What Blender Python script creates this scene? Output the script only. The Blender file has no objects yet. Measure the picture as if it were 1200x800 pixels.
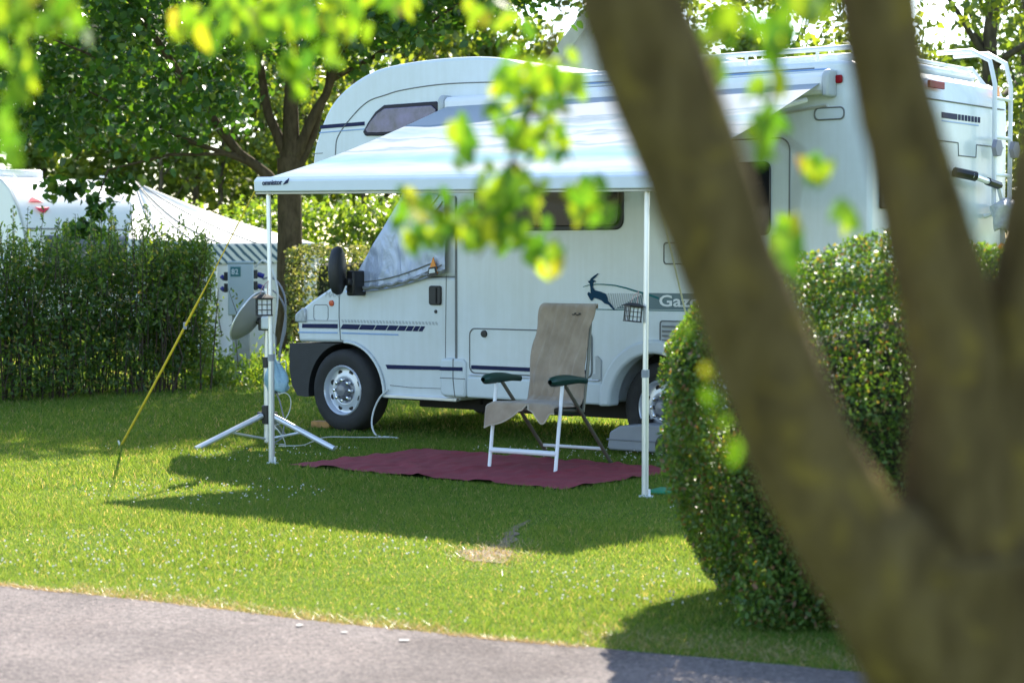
import bpy, bmesh, math, random
import numpy as np
from mathutils import Vector, Matrix, noise as mnoise
random.seed(7); rng = np.random.default_rng(11)
S = bpy.context.scene; COL = S.collection; PI = math.pi; R = math.radians

# ------------------------------------------------------------------ helpers
def props(o, label=None, cat=None, group=None, kind=None):
    if label: o['label'] = label
    if cat: o['category'] = cat
    if group: o['group'] = group
    if kind: o['kind'] = kind
    return o

def thing(name, label, cat, loc=(0, 0, 0), rz=0.0, group=None):
    o = bpy.data.objects.new(name, None); COL.objects.link(o)
    o.empty_display_size = 0.2
    o.location = loc; o.rotation_euler = (0, 0, rz)
    return props(o, label, cat, group)

def smooth3(pts, n=10):
    P = [Vector(p) for p in pts]; P = [P[0]*2-P[1]] + P + [P[-1]*2-P[-2]]; out = []
    for i in range(1, len(P)-2):
        for k in range(n):
            t = k/n; a, b_, c_, d = P[i-1], P[i], P[i+1], P[i+2]
            out.append(.5*((2*b_) + (c_-a)*t + (2*a-5*b_+4*c_-d)*t*t + (3*b_-a-3*c_+d)*t*t*t))
    out.append(P[-2]); return out

class MB:
    def __init__(s): s.v = []; s.f = []
    def add(s, vs, fs):
        n = len(s.v); s.v += [tuple(p) for p in vs]; s.f += [tuple(i + n for i in q) for q in fs]; return s
    def box(s, x0, x1, y0, y1, z0, z1, M=None):
        vs = [Vector(p) for p in ((x0,y0,z0),(x1,y0,z0),(x1,y1,z0),(x0,y1,z0),(x0,y0,z1),(x1,y0,z1),(x1,y1,z1),(x0,y1,z1))]
        if M: vs = [M @ p for p in vs]
        return s.add(vs, [(0,3,2,1),(4,5,6,7),(0,1,5,4),(1,2,6,5),(2,3,7,6),(3,0,4,7)])
    def prism(s, poly, y0, y1):
        n = len(poly)
        vs = [(p[0], y0, p[1]) for p in poly] + [(p[0], y1, p[1]) for p in poly]
        fs = [tuple(range(n)), tuple(range(2*n-1, n-1, -1))]
        for i in range(n):
            j = (i+1) % n; fs.append((i, i+n, j+n, j))
        return s.add(vs, fs)
    def xprism(s, poly, x0, x1):               # polygon in (y, z), extruded along x
        n = len(poly)
        vs = [(x0, p[0], p[1]) for p in poly] + [(x1, p[0], p[1]) for p in poly]
        fs = [tuple(range(n)), tuple(range(2*n-1, n-1, -1))]
        for i in range(n):
            j = (i+1) % n; fs.append((i, i+n, j+n, j))
        return s.add(vs, fs)
    def tube(s, pts, rad, seg=8, closed=False, caps=True):
        pts = [Vector(p) for p in pts]; n = len(pts)
        if not hasattr(rad, '__len__'): rad = [rad]*n
        tans = []
        for i in range(n):
            if closed: t = pts[(i+1) % n] - pts[(i-1) % n]
            else: t = pts[min(i+1, n-1)] - pts[max(i-1, 0)]
            tans.append(t.normalized())
        up = Vector((0, 0, 1)) if abs(tans[0].z) < .9 else Vector((1, 0, 0))
        a = tans[0].cross(up).normalized(); vs = []; fs = []
        for i in range(n):
            a = (a - tans[i]*a.dot(tans[i]))
            if a.length < 1e-6: a = tans[i].orthogonal()
            a.normalize(); b = tans[i].cross(a)
            for k in range(seg):
                w = 2*PI*k/seg
                vs.append(pts[i] + (a*math.cos(w) + b*math.sin(w))*rad[i])
        m = n if closed else n-1
        for i in range(m):
            for k in range(seg):
                i2 = (i+1) % n; k2 = (k+1) % seg
                fs.append((i*seg+k, i*seg+k2, i2*seg+k2, i2*seg+k))
        if caps and not closed:
            fs.append(tuple(range(seg-1, -1, -1))); fs.append(tuple((n-1)*seg+k for k in range(seg)))
        return s.add(vs, fs)
    def lathe(s, prof, M=None, seg=32, close=True):   # prof = [(radius, y)] about the local y axis
        n = len(prof); vs = []; fs = []
        for (r, y) in prof:
            for k in range(seg):
                w = 2*PI*k/seg; vs.append(Vector((r*math.cos(w), y, r*math.sin(w))))
        if M: vs = [M @ p for p in vs]
        for i in range(n-1):
            for k in range(seg):
                k2 = (k+1) % seg; fs.append((i*seg+k, i*seg+k2, (i+1)*seg+k2, (i+1)*seg+k))
        if close:
            fs.append(tuple(range(seg-1, -1, -1))); fs.append(tuple((n-1)*seg+k for k in range(seg)))
        return s.add(vs, fs)
    def grid(s, fn, nu, nv):
        vs = [fn(i/nu, j/nv) for j in range(nv+1) for i in range(nu+1)]
        fs = [(j*(nu+1)+i, j*(nu+1)+i+1, (j+1)*(nu+1)+i+1, (j+1)*(nu+1)+i) for j in range(nv) for i in range(nu)]
        return s.add(vs, fs)
    def build(s, name, mat, parent=None, bevel=0, seg=2, sharp=35, normals=True, solid=0, subsurf=0):
        me = bpy.data.meshes.new(name); me.from_pydata(s.v, [], s.f); me.update()
        if normals:
            bm = bmesh.new(); bm.from_mesh(me); bmesh.ops.recalc_face_normals(bm, faces=bm.faces); bm.to_mesh(me); bm.free()
        me.polygons.foreach_set('use_smooth', [True]*len(me.polygons))
        me.set_sharp_from_angle(angle=R(sharp))
        if mat: me.materials.append(mat)
        o = bpy.data.objects.new(name, me); COL.objects.link(o)
        if parent: o.parent = parent
        if solid:
            m = o.modifiers.new('solid', 'SOLIDIFY'); m.thickness = solid; m.offset = 0
        if bevel:
            m = o.modifiers.new('bevel', 'BEVEL'); m.width = bevel; m.segments = seg; m.limit_method = 'ANGLE'; m.angle_limit = R(40)
        if subsurf:
            m = o.modifiers.new('sub', 'SUBSURF'); m.levels = subsurf; m.render_levels = subsurf
        return o

def raw_mesh(name, verts, nper, mat, parent=None, smooth=False):
    """fast mesh of N separate polygons with nper corners each; verts (N*nper, 3)"""
    n = len(verts)//nper; me = bpy.data.meshes.new(name)
    me.vertices.add(n*nper); me.vertices.foreach_set('co', np.ascontiguousarray(verts, dtype=np.float32).ravel())
    me.loops.add(n*nper); me.loops.foreach_set('vertex_index', np.arange(n*nper, dtype=np.int32))
    me.polygons.add(n); me.polygons.foreach_set('loop_start', np.arange(0, n*nper, nper, dtype=np.int32))
    me.update(calc_edges=True); me.validate()
    me.materials.append(mat)
    o = bpy.data.objects.new(name, me); COL.objects.link(o)
    if parent: o.parent = parent
    return o

def unit(a): return a/np.maximum(np.linalg.norm(a, axis=-1, keepdims=True), 1e-9)

def leaf_verts(c, L, Wd, axis, nrm, hexa=True, fold=.18):
    n = len(c); a = unit(axis); b = unit(np.cross(nrm, a)); m = np.cross(a, b)
    L = np.broadcast_to(L, (n,))[:, None]; Wd = np.broadcast_to(Wd, (n,))[:, None]
    if hexa:
        P = [(0, 0), (.28, .48), (.68, .40), (1, 0), (.68, -.40), (.28, -.48)]
    else:
        P = [(0, 0), (.45, .5), (1, 0), (.45, -.5)]
    out = [c + a*L*(x-.5) + b*Wd*y + m*Wd*(abs(y)*fold*2) - m*L*.12*x*x for x, y in P]
    return np.stack(out, 1).reshape(-1, 3)

def leaf_cloud(name, c, L, Wd, mat, parent=None, down=.3, flat=.5, hexa=True):
    n = len(c)
    ax = rng.normal(size=(n, 3)); ax[:, 2] -= down
    nr = rng.normal(size=(n, 3)); nr[:, 2] += flat*2
    Ls = L*rng.uniform(.65, 1.25, n); Ws = Wd*rng.uniform(.7, 1.2, n)
    return raw_mesh(name, leaf_verts(c, Ls, Ws, ax, nr, hexa), 6 if hexa else 4, mat, parent)

# ------------------------------------------------------------------ materials
def nt(name):
    m = bpy.data.materials.new(name); m.use_nodes = True; t = m.node_tree; t.nodes.clear()
    out = t.nodes.new('ShaderNodeOutputMaterial'); return m, t, out
def N(t, typ, **k):
    n = t.nodes.new(typ)
    for a, b in k.items():
        if a.startswith('i_'): n.inputs[a[2:].replace('_', ' ')].default_value = b
        else: setattr(n, a, b)
    return n
def ramp(t, stops, interp='LINEAR'):
    r = t.nodes.new('ShaderNodeValToRGB'); cr = r.color_ramp; cr.interpolation = interp
    cr.elements.remove(cr.elements[1]); cr.elements[0].position = stops[0][0]; cr.elements[0].color = (*stops[0][1], 1)
    for p, c in stops[1:]: cr.elements.new(p).color = (*c, 1)
    return r
def coords(t, world=False):
    if world:
        return t.nodes.new('ShaderNodeNewGeometry').outputs['Position']
    return t.nodes.new('ShaderNodeTexCoord').outputs['Object']
def mat(name, col, rough=.5, metal=0, var=.12, scale=6, bump=0, bscale=60, spec=.5, dirt=None, coat=0):
    m, t, out = nt(name); p = N(t, 'ShaderNodeBsdfPrincipled'); t.links.new(p.outputs[0], out.inputs[0])
    p.inputs['Roughness'].default_value = rough; p.inputs['Metallic'].default_value = metal
    p.inputs['Specular IOR Level'].default_value = spec; p.inputs['Coat Weight'].default_value = coat
    co = coords(t)
    n1 = N(t, 'ShaderNodeTexNoise', i_Scale=scale, i_Detail=6.0, i_Roughness=.6); t.links.new(co, n1.inputs['Vector'])
    lo = tuple(c*(1-var) for c in col); hi = tuple(min(1, c*(1+var*.6)) for c in col)
    r = ramp(t, [(.3, lo), (.7, hi)]); t.links.new(n1.outputs[0], r.inputs[0])
    t.links.new(r.outputs[0], p.inputs['Base Color'])
    rr = N(t, 'ShaderNodeMapRange'); rr.inputs['To Min'].default_value = max(0, rough-.08); rr.inputs['To Max'].default_value = min(1, rough+.1)
    t.links.new(n1.outputs[0], rr.inputs[0]); t.links.new(rr.outputs[0], p.inputs['Roughness'])
    if bump:
        n2 = N(t, 'ShaderNodeTexNoise', i_Scale=bscale, i_Detail=4.0); t.links.new(co, n2.inputs['Vector'])
        b = N(t, 'ShaderNodeBump', i_Strength=bump, i_Distance=.02); t.links.new(n2.outputs[0], b.inputs['Height']); t.links.new(b.outputs[0], p.inputs['Normal'])
    return m
def leaf_mat(name, cols, trans, fac=.45, rough=.42, spec=.5):
    """cols: list of (pos, rgb) for the upper side; trans: rgb scale of light let through"""
    m, t, out = nt(name)
    g = t.nodes.new('ShaderNodeNewGeometry')
    r = ramp(t, cols); t.links.new(g.outputs['Random Per Island'], r.inputs[0])
    p = N(t, 'ShaderNodeBsdfPrincipled'); p.inputs['Roughness'].default_value = rough; p.inputs['Specular IOR Level'].default_value = spec
    t.links.new(r.outputs[0], p.inputs['Base Color'])
    mx = N(t, 'ShaderNodeMix', data_type='RGBA', blend_type='MULTIPLY'); mx.inputs[0].default_value = 1.0
    t.links.new(r.outputs[0], mx.inputs[6]); mx.inputs[7].default_value = (*trans, 1)
    tr = t.nodes.new('ShaderNodeBsdfTranslucent'); t.links.new(mx.outputs[2], tr.inputs[0])
    ms = t.nodes.new('ShaderNodeMixShader'); ms.inputs[0].default_value = fac
    t.links.new(p.outputs[0], ms.inputs[1]); t.links.new(tr.outputs[0], ms.inputs[2]); t.links.new(ms.outputs[0], out.inputs[0])
    return m

def grimy(name, col, rough):
    m, t, out = nt(name); p = N(t, 'ShaderNodeBsdfPrincipled'); p.inputs['Roughness'].default_value = rough; p.inputs['Coat Weight'].default_value = .2
    co = coords(t); mp = N(t, 'ShaderNodeMapping'); mp.inputs['Scale'].default_value = (9, 9, .7); t.links.new(co, mp.inputs[0])
    n1 = N(t, 'ShaderNodeTexNoise', i_Scale=2.2, i_Detail=6.0); t.links.new(mp.outputs[0], n1.inputs[0])
    n2 = N(t, 'ShaderNodeTexNoise', i_Scale=1.4, i_Detail=7.0, i_Roughness=.7); t.links.new(co, n2.inputs[0])
    r1 = ramp(t, [(.42, (.86, .85, .81)), (.58, (1, 1, 1))]); t.links.new(n1.outputs[0], r1.inputs[0])
    r2 = ramp(t, [(.36, (.92, .92, .90)), (.6, (1, 1, 1))]); t.links.new(n2.outputs[0], r2.inputs[0])
    a = N(t, 'ShaderNodeMix', data_type='RGBA', blend_type='MULTIPLY'); a.inputs[0].default_value = .22; a.inputs[6].default_value = (*col, 1); t.links.new(r1.outputs[0], a.inputs[7])
    b = N(t, 'ShaderNodeMix', data_type='RGBA', blend_type='MULTIPLY'); b.inputs[0].default_value = 1; t.links.new(a.outputs[2], b.inputs[6]); t.links.new(r2.outputs[0], b.inputs[7])
    t.links.new(b.outputs[2], p.inputs['Base Color'])
    rr = N(t, 'ShaderNodeMapRange'); rr.inputs['To Min'].default_value = rough-.1; rr.inputs['To Max'].default_value = rough+.2; t.links.new(n2.outputs[0], rr.inputs[0]); t.links.new(rr.outputs[0], p.inputs['Roughness'])
    t.links.new(p.outputs[0], out.inputs[0]); return m
WHITE = grimy('gelcoat_white', (.68, .735, .76), .3)
WHITE2 = grimy('cab_paint_white', (.65, .70, .73), .28)
PLASTIC_W = mat('white_plastic', (.60, .655, .68), .4, var=.06)
RAILW = mat('white_powder_coat', (.78, .79, .8), .35, var=.04)
BLACKP = mat('black_bumper_plastic', (.022, .023, .026), .55, var=.3, scale=12, bump=.1)
DARK = mat('underbody_black', (.018, .017, .016), .85, var=.3)
SEAM = mat('grey_rubber_seam', (.16, .17, .17), .6)
NAVY = mat('navy_vinyl', (.010, .016, .07), .55, spec=.2)
LBLUE = mat('pale_blue_vinyl', (.22, .36, .62), .35)
GREYV = mat('grey_vinyl', (.42, .45, .46), .4)
TEAL = mat('dark_teal_vinyl', (.004, .04, .085), .6, spec=.15)
TEALG = mat('teal_green_vinyl', (.012, .13, .14), .6, spec=.15)
BAND = mat('grey_green_vinyl', (.15, .21, .225), .6, spec=.2)
GLASSD = mat('dark_tinted_acrylic', (.008, .008, .010), .06, var=.5, scale=3, spec=.25)
GLASSP = mat('violet_tinted_acrylic', (.11, .09, .19), .12, var=.7, scale=7, spec=.7)
TYRE = mat('tyre_rubber', (.028, .027, .026), .8, var=.25, scale=14, bump=.2, bscale=90)
RIM = mat('silver_wheel_paint', (.58, .62, .69), .22, metal=.25, var=.08, spec=.8)
CHROME = mat('chrome', (.8, .8, .8), .12, metal=1, var=.03)
ALU = mat('aluminium_tube', (.72, .73, .75), .3, metal=.55, var=.06)
ALUW = mat('bright_white_metal', (.8, .81, .83), .3, var=.04)
GUNM = mat('olive_grey_metal', (.16, .155, .12), .4, metal=.4)
HUBM = mat('dark_hub_metal', (.20, .21, .24), .3, metal=.2)
RED = mat('red_lamp_lens', (.26, .008, .014), .4, spec=.15)
ORANGE = mat('orange_lens', (.75, .25, .03), .25)
ORED = mat('orange_red_lens', (.55, .07, .02), .25)
LENS = mat('headlamp_glass', (.38, .42, .46), .12, var=.25, scale=30, spec=.8)
GREYP = mat('grey_plastic', (.27, .285, .315), .5, var=.1, bump=.05)
GREYD = mat('dish_grey', (.30, .31, .31), .45, var=.06)
BLACK = mat('black_plastic', (.015, .015, .016), .45)
PADG = mat('grey_rubber_pad', (.28, .27, .32), .6)
GREEN = mat('dark_green_plastic', (.006, .045, .035), .4)
YELLOW = mat('yellow_webbing', (.72, .52, .03), .7, var=.2, scale=30)
ROPE = mat('cream_rope', (.62, .58, .38), .8, var=.2, scale=60)
CABLE = mat('white_cable', (.62, .63, .6), .5)
DCABLE = mat('grey_cable', (.2, .21, .23), .5)
BLUEP = mat('blue_socket_plastic', (.012, .018, .22), .4)
PEDC = mat('pale_green_grey_enclosure', (.36, .43, .44), .45, var=.06, scale=4)
PEDP = mat('weathered_concrete', (.30, .31, .29), .85, var=.2, scale=12, bump=.3)
SIGN = mat('dark_teal_sign', (.01, .13, .14), .4)
SIGNW = mat('sign_white', (.65, .7, .7), .5)
WOODB = mat('raw_timber', (.45, .24, .08), .75, var=.35, scale=18, bump=.2)
BAG = mat('pale_blue_plastic_bag', (.28, .45, .55), .3, var=.3, scale=14, bump=.4, bscale=30)
REDOBJ = mat('red_plastic', (.6, .04, .02), .4)
GREENF = mat('green_mat_plastic', (.01, .22, .1), .5)
PANE = mat('frosted_pane', (.7, .72, .72), .3)
CARW = mat('caravan_white', (.80, .81, .82), .3, var=.04)
CANV = mat('tent_canvas_white', (.74, .74, .73), .7, var=.06, scale=5, bump=.15, bscale=12)
GREYW = mat('grey_window', (.14, .15, .16), .15, var=.4, scale=4)
WALLH = mat('rendered_wall_cream', (.82, .78, .78), .9, var=.08, bump=.2)
LOGO_R = mat('red_vinyl', (.7, .02, .06), .4)
COVERB = mat('white_bag_film', (.66, .67, .70), .4, var=.35, scale=16, bump=.5, bscale=22)

def stripe_canvas():
    m, t, out = nt('blue_white_striped_canvas'); p = N(t, 'ShaderNodeBsdfPrincipled'); p.inputs['Roughness'].default_value = .8
    co = coords(t); mp = N(t, 'ShaderNodeMapping'); mp.inputs['Rotation'].default_value = (0, R(38), R(12)); t.links.new(co, mp.inputs[0])
    w = N(t, 'ShaderNodeTexWave', i_Scale=4.4, i_Distortion=1.4); w.bands_direction = 'X'; t.links.new(mp.outputs[0], w.inputs[0])
    r = ramp(t, [(.0, (.06, .13, .20)), (.30, (.06, .13, .20)), (.40, (.72, .74, .76)), (1, (.76, .77, .78))]); t.links.new(w.outputs[0], r.inputs[0])
    t.links.new(r.outputs[0], p.inputs['Base Color']); t.links.new(p.outputs[0], out.inputs[0]); return m
STRIPEC = stripe_canvas()

def thermal():
    m, t, out = nt('silver_thermal_fabric'); p = N(t, 'ShaderNodeBsdfPrincipled'); p.inputs['Roughness'].default_value = .38; p.inputs['Metallic'].default_value = .35
    co = coords(t); n1 = N(t, 'ShaderNodeTexNoise', i_Scale=5.0, i_Detail=5.0, i_Distortion=.6); t.links.new(co, n1.inputs[0])
    r = ramp(t, [(.3, (.36, .42, .56)), (.7, (.48, .55, .72))]); t.links.new(n1.outputs[0], r.inputs[0]); t.links.new(r.outputs[0], p.inputs['Base Color'])
    mp = N(t, 'ShaderNodeMapping'); mp.inputs['Rotation'].default_value = (0, R(25), 0); mp.inputs['Scale'].default_value = (9, 9, 2.6); t.links.new(co, mp.inputs[0])
    n2 = N(t, 'ShaderNodeTexNoise', i_Scale=1.0, i_Detail=5.0, i_Distortion=.8); t.links.new(mp.outputs[0], n2.inputs[0])
    b = N(t, 'ShaderNodeBump', i_Strength=.55, i_Distance=.05); t.links.new(n2.outputs[0], b.inputs['Height']); t.links.new(b.outputs[0], p.inputs['Normal'])
    t.links.new(p.outputs[0], out.inputs[0]); return m
THERM = thermal()

def awning_fabric():
    m, t, out = nt('white_awning_vinyl_with_cyan_waves')
    co = coords(t); sp = N(t, 'ShaderNodeSeparateXYZ'); t.links.new(co, sp.inputs[0])
    mp = N(t, 'ShaderNodeMapping'); mp.inputs['Scale'].default_value = (1.6, 5, 5); t.links.new(co, mp.inputs[0])
    n1 = N(t, 'ShaderNodeTexNoise', i_Scale=1.5, i_Detail=4.0); t.links.new(mp.outputs[0], n1.inputs[0])
    a = N(t, 'ShaderNodeMath', operation='MULTIPLY_ADD'); a.inputs[1].default_value = .35; t.links.new(n1.outputs[0], a.inputs[0]); t.links.new(sp.outputs[1], a.inputs[2])
    dv = N(t, 'ShaderNodeMapRange'); dv.inputs['From Min'].default_value = .1; dv.inputs['From Max'].default_value = 2.25; t.links.new(a.outputs[0], dv.inputs[0])
    W = (.385, .42, .45); C = (.175, .335, .375); C2 = (.25, .35, .40); G = (.21, .28, .33)
    r = ramp(t, [(.0, W), (.10, C2), (.17, W), (.24, (.285, .355, .39)), (.30, C), (.36, (.23, .345, .385)), (.42, W), (.455, G), (.475, W), (.55, W), (.575, G), (.59, W), (.66, C2), (.70, W), (.74, G), (.76, W), (1, W)])
    t.links.new(dv.outputs[0], r.inputs[0])
    p = N(t, 'ShaderNodeBsdfPrincipled'); p.inputs['Roughness'].default_value = .85; p.inputs['Specular IOR Level'].default_value = .05; t.links.new(r.outputs[0], p.inputs['Base Color'])
    tr = t.nodes.new('ShaderNodeBsdfTranslucent'); t.links.new(r.outputs[0], tr.inputs[0])
    ms = t.nodes.new('ShaderNodeMixShader'); ms.inputs[0].default_value = .14
    t.links.new(p.outputs[0], ms.inputs[1]); t.links.new(tr.outputs[0], ms.inputs[2]); t.links.new(ms.outputs[0], out.inputs[0]); return m
AWN = awning_fabric()

def terry():
    m, t, out = nt('beige_terry_towel'); p = N(t, 'ShaderNodeBsdfPrincipled'); p.inputs['Roughness'].default_value = .95; p.inputs['Sheen Weight'].default_value = .3
    co = coords(t); n1 = N(t, 'ShaderNodeTexNoise', i_Scale=9.0, i_Detail=8.0); t.links.new(co, n1.inputs[0])
    r = ramp(t, [(.3, (.30, .225, .16)), (.7, (.42, .325, .24))]); t.links.new(n1.outputs[0], r.inputs[0]); t.links.new(r.outputs[0], p.inputs['Base Color'])
    n2 = N(t, 'ShaderNodeTexNoise', i_Scale=220.0, i_Detail=3.0); t.links.new(co, n2.inputs[0])
    b = N(t, 'ShaderNodeBump', i_Strength=.6, i_Distance=.01); t.links.new(n2.outputs[0], b.inputs['Height']); t.links.new(b.outputs[0], p.inputs['Normal'])
    t.links.new(p.outputs[0], out.inputs[0]); return m
TERRY = terry()

def bark(name, a, b, c, sc=1.0, lichen=.55):
    m, t, out = nt(name); p = N(t, 'ShaderNodeBsdfPrincipled'); p.inputs['Roughness'].default_value = .95; p.inputs['Specular IOR Level'].default_value = .1
    co = coords(t, True)
    mp = N(t, 'ShaderNodeMapping'); mp.inputs['Scale'].default_value = (sc*3, sc*3, sc); t.links.new(co, mp.inputs[0])
    n1 = N(t, 'ShaderNodeTexNoise', i_Scale=7.0, i_Detail=9.0, i_Roughness=.65); t.links.new(mp.outputs[0], n1.inputs[0])
    r = ramp(t, [(.32, a), (.62, b)]); t.links.new(n1.outputs[0], r.inputs[0])
    n2 = N(t, 'ShaderNodeTexNoise', i_Scale=13.0*sc, i_Detail=7.0, i_Roughness=.62, i_Distortion=.5); t.links.new(co, n2.inputs[0])
    rm = ramp(t, [(lichen, (0, 0, 0)), (lichen+.13, (1, 1, 1))]); t.links.new(n2.outputs[0], rm.inputs[0])
    mx = N(t, 'ShaderNodeMix', data_type='RGBA'); t.links.new(rm.outputs[0], mx.inputs[0]); t.links.new(r.outputs[0], mx.inputs[6]); mx.inputs[7].default_value = (*c, 1)
    t.links.new(mx.outputs[2], p.inputs['Base Color'])
    bp = N(t, 'ShaderNodeBump', i_Strength=.8, i_Distance=.02); t.links.new(n1.outputs[0], bp.inputs['Height']); t.links.new(bp.outputs[0], p.inputs['Normal'])
    t.links.new(p.outputs[0], out.inputs[0]); return m
BARKF = bark('lichened_brown_bark', (.062, .040, .016), (.155, .108, .044), (.205, .142, .035), 1.5, .54)
BARKM = bark('grey_brown_bark', (.045, .034, .018), (.10, .074, .042), (.11, .10, .045), .8, .6)
BARKW = bark('woodland_bark', (.05, .04, .028), (.12, .10, .07), (.10, .12, .05), .6, .6)
TWIG = mat('hedge_twig_brown', (.06, .042, .025), .9, var=.4, scale=20, bump=.5)
HCORE = mat('hedge_core_shade', (.03, .034, .014), .95, var=.5, scale=18, bump=.6)

L_FORE = leaf_mat('young_yellow_green_leaf', [(0, (.025, .085, .008)), (.35, (.05, .13, .008)), (.7, (.10, .19, .010)), (.92, (.15, .22, .012)), (.99, (.20, .22, .015)), (1, (.34, .20, .02))], (2.95, 2.5, 1.4), .52)
L_MAPLE = leaf_mat('maple_leaf', [(0, (.022, .06, .014)), (.5, (.04, .10, .018)), (.9, (.07, .135, .02)), (1, (.14, .18, .03))], (2.6, 2.6, .7), .36)
L_WOOD = leaf_mat('woodland_leaf', [(0, (.065, .10, .022)), (.5, (.105, .155, .03)), (1, (.18, .21, .045))], (2.8, 2.6, .8), .44)
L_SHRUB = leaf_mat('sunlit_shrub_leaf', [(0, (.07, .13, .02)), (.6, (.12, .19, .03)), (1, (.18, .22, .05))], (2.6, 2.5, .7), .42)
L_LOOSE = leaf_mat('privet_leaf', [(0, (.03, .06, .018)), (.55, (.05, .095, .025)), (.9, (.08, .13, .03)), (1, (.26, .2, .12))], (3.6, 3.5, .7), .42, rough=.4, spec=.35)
L_CLIP = leaf_mat('clipped_hedge_leaf', [(0, (.04, .085, .02)), (.45, (.075, .14, .028)), (.80, (.125, .19, .042)), (.90, (.17, .16, .06)), (.95, (.17, .09, .05)), (1, (.2, .10, .06))], (2.6, 2.6, .7), .36, rough=.42, spec=.35)
L_CLIPB = leaf_mat('beige_green_hedge_leaf', [(0, (.07, .10, .03)), (.6, (.16, .18, .06)), (1, (.3, .26, .14))], (2.0, 2.0, .8), .35)
GRASSM = leaf_mat('grass_blade', [(0, (.045, .11, .012)), (.5, (.085, .165, .026)), (.9, (.13, .19, .045)), (.96, (.22, .22, .10)), (1, (.34, .30, .17))], (3.3, 2.4, 1.35), .46, rough=.6, spec=.2)
STRAW = leaf_mat('dry_straw_grass', [(0, (.2, .17, .05)), (.5, (.42, .31, .14)), (1, (.55, .42, .22))], (1.5, 1.3, 1.0), .35)
PETAL = leaf_mat('clover_petal', [(0, (.6, .6, .5)), (1, (.8, .78, .72))], (1, 1, 1), .3)

def ground_mat():
    m, t, out = nt('lawn_soil_and_thatch'); p = N(t, 'ShaderNodeBsdfPrincipled'); p.inputs['Roughness'].default_value = 1; p.inputs['Specular IOR Level'].default_value = .05
    co = coords(t, True)
    n1 = N(t, 'ShaderNodeTexNoise', i_Scale=.7, i_Detail=5.0); t.links.new(co, n1.inputs[0])
    n2 = N(t, 'ShaderNodeTexNoise', i_Scale=38.0, i_Detail=5.0); t.links.new(co, n2.inputs[0])
    r1 = ramp(t, [(.35, (.075, .13, .018)), (.65, (.12, .17, .03))]); t.links.new(n1.outputs[0], r1.inputs[0])
    r2 = ramp(t, [(.3, (.55, .55, .5)), (.7, (1.25, 1.25, 1.2))]); t.links.new(n2.outputs[0], r2.inputs[0])
    mx = N(t, 'ShaderNodeMix', data_type='RGBA', blend_type='MULTIPLY'); mx.inputs[0].default_value = 1; t.links.new(r1.outputs[0], mx.inputs[6]); t.links.new(r2.outputs[0], mx.inputs[7])
    t.links.new(mx.outputs[2], p.inputs['Base Color']); t.links.new(p.outputs[0], out.inputs[0]); return m
def road_mat():
    m, t, out = nt('worn_pinkish_asphalt'); p = N(t, 'ShaderNodeBsdfPrincipled'); p.inputs['Roughness'].default_value = .9; p.inputs['Specular IOR Level'].default_value = .2
    co = coords(t, True)
    n1 = N(t, 'ShaderNodeTexNoise', i_Scale=1.3, i_Detail=6.0); t.links.new(co, n1.inputs[0])
    r1 = ramp(t, [(.35, (.124, .105, .101)), (.65, (.172, .147, .140))]); t.links.new(n1.outputs[0], r1.inputs[0])
    v = N(t, 'ShaderNodeTexVoronoi', i_Scale=95.0); t.links.new(co, v.inputs[0])
    r2 = ramp(t, [(.0, (.45, .44, .45)), (.35, (.9, .9, .9)), (.75, (1.1, 1.08, 1.06)), (1, (1.7, 1.65, 1.6))]); t.links.new(v.outputs['Color'], r2.inputs[0])
    mx = N(t, 'ShaderNodeMix', data_type='RGBA', blend_type='MULTIPLY'); mx.inputs[0].default_value = 1; t.links.new(r1.outputs[0], mx.inputs[6]); t.links.new(r2.outputs[0], mx.inputs[7])
    n3 = N(t, 'ShaderNodeTexNoise', i_Scale=30.0, i_Detail=6.0, i_Roughness=.7); t.links.new(co, n3.inputs[0])
    r3 = ramp(t, [(.3, (.7, .7, .72)), (.65, (1.12, 1.12, 1.1))]); t.links.new(n3.outputs[0], r3.inputs[0])
    mx2 = N(t, 'ShaderNodeMix', data_type='RGBA', blend_type='MULTIPLY'); mx2.inputs[0].default_value = 1; t.links.new(mx.outputs[2], mx2.inputs[6]); t.links.new(r3.outputs[0], mx2.inputs[7])
    n4 = N(t, 'ShaderNodeTexNoise', i_Scale=.8, i_Detail=8.0, i_Roughness=.7, i_Distortion=1.2); t.links.new(co, n4.inputs[0])
    r4 = ramp(t, [(.34, (.72, .70, .70)), (.5, (1, 1, 1)), (.66, (1.15, 1.12, 1.1))]); t.links.new(n4.outputs[0], r4.inputs[0])
    v2 = N(t, 'ShaderNodeTexVoronoi', i_Scale=26.0); t.links.new(co, v2.inputs[0])
    r5 = ramp(t, [(.0, (.32, .31, .31)), (.10, (.45, .44, .44)), (.16, (1, 1, 1))]); t.links.new(v2.outputs['Distance'], r5.inputs[0])
    mx3 = N(t, 'ShaderNodeMix', data_type='RGBA', blend_type='MULTIPLY'); mx3.inputs[0].default_value = 1; t.links.new(mx2.outputs[2], mx3.inputs[6]); t.links.new(r4.outputs[0], mx3.inputs[7])
    mx2 = N(t, 'ShaderNodeMix', data_type='RGBA', blend_type='MULTIPLY'); mx2.inputs[0].default_value = .6; t.links.new(mx3.outputs[2], mx2.inputs[6]); t.links.new(r5.outputs[0], mx2.inputs[7])
    t.links.new(mx2.outputs[2], p.inputs['Base Color'])
    b = N(t, 'ShaderNodeBump', i_Strength=.7, i_Distance=.006); t.links.new(v.outputs['Distance'], b.inputs['Height']); t.links.new(b.outputs[0], p.inputs['Normal'])
    t.links.new(p.outputs[0], out.inputs[0]); return m
SOIL = mat('dry_bare_earth', (.17, .125, .075), .95, var=.35, scale=9, bump=.5, bscale=40)
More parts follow.
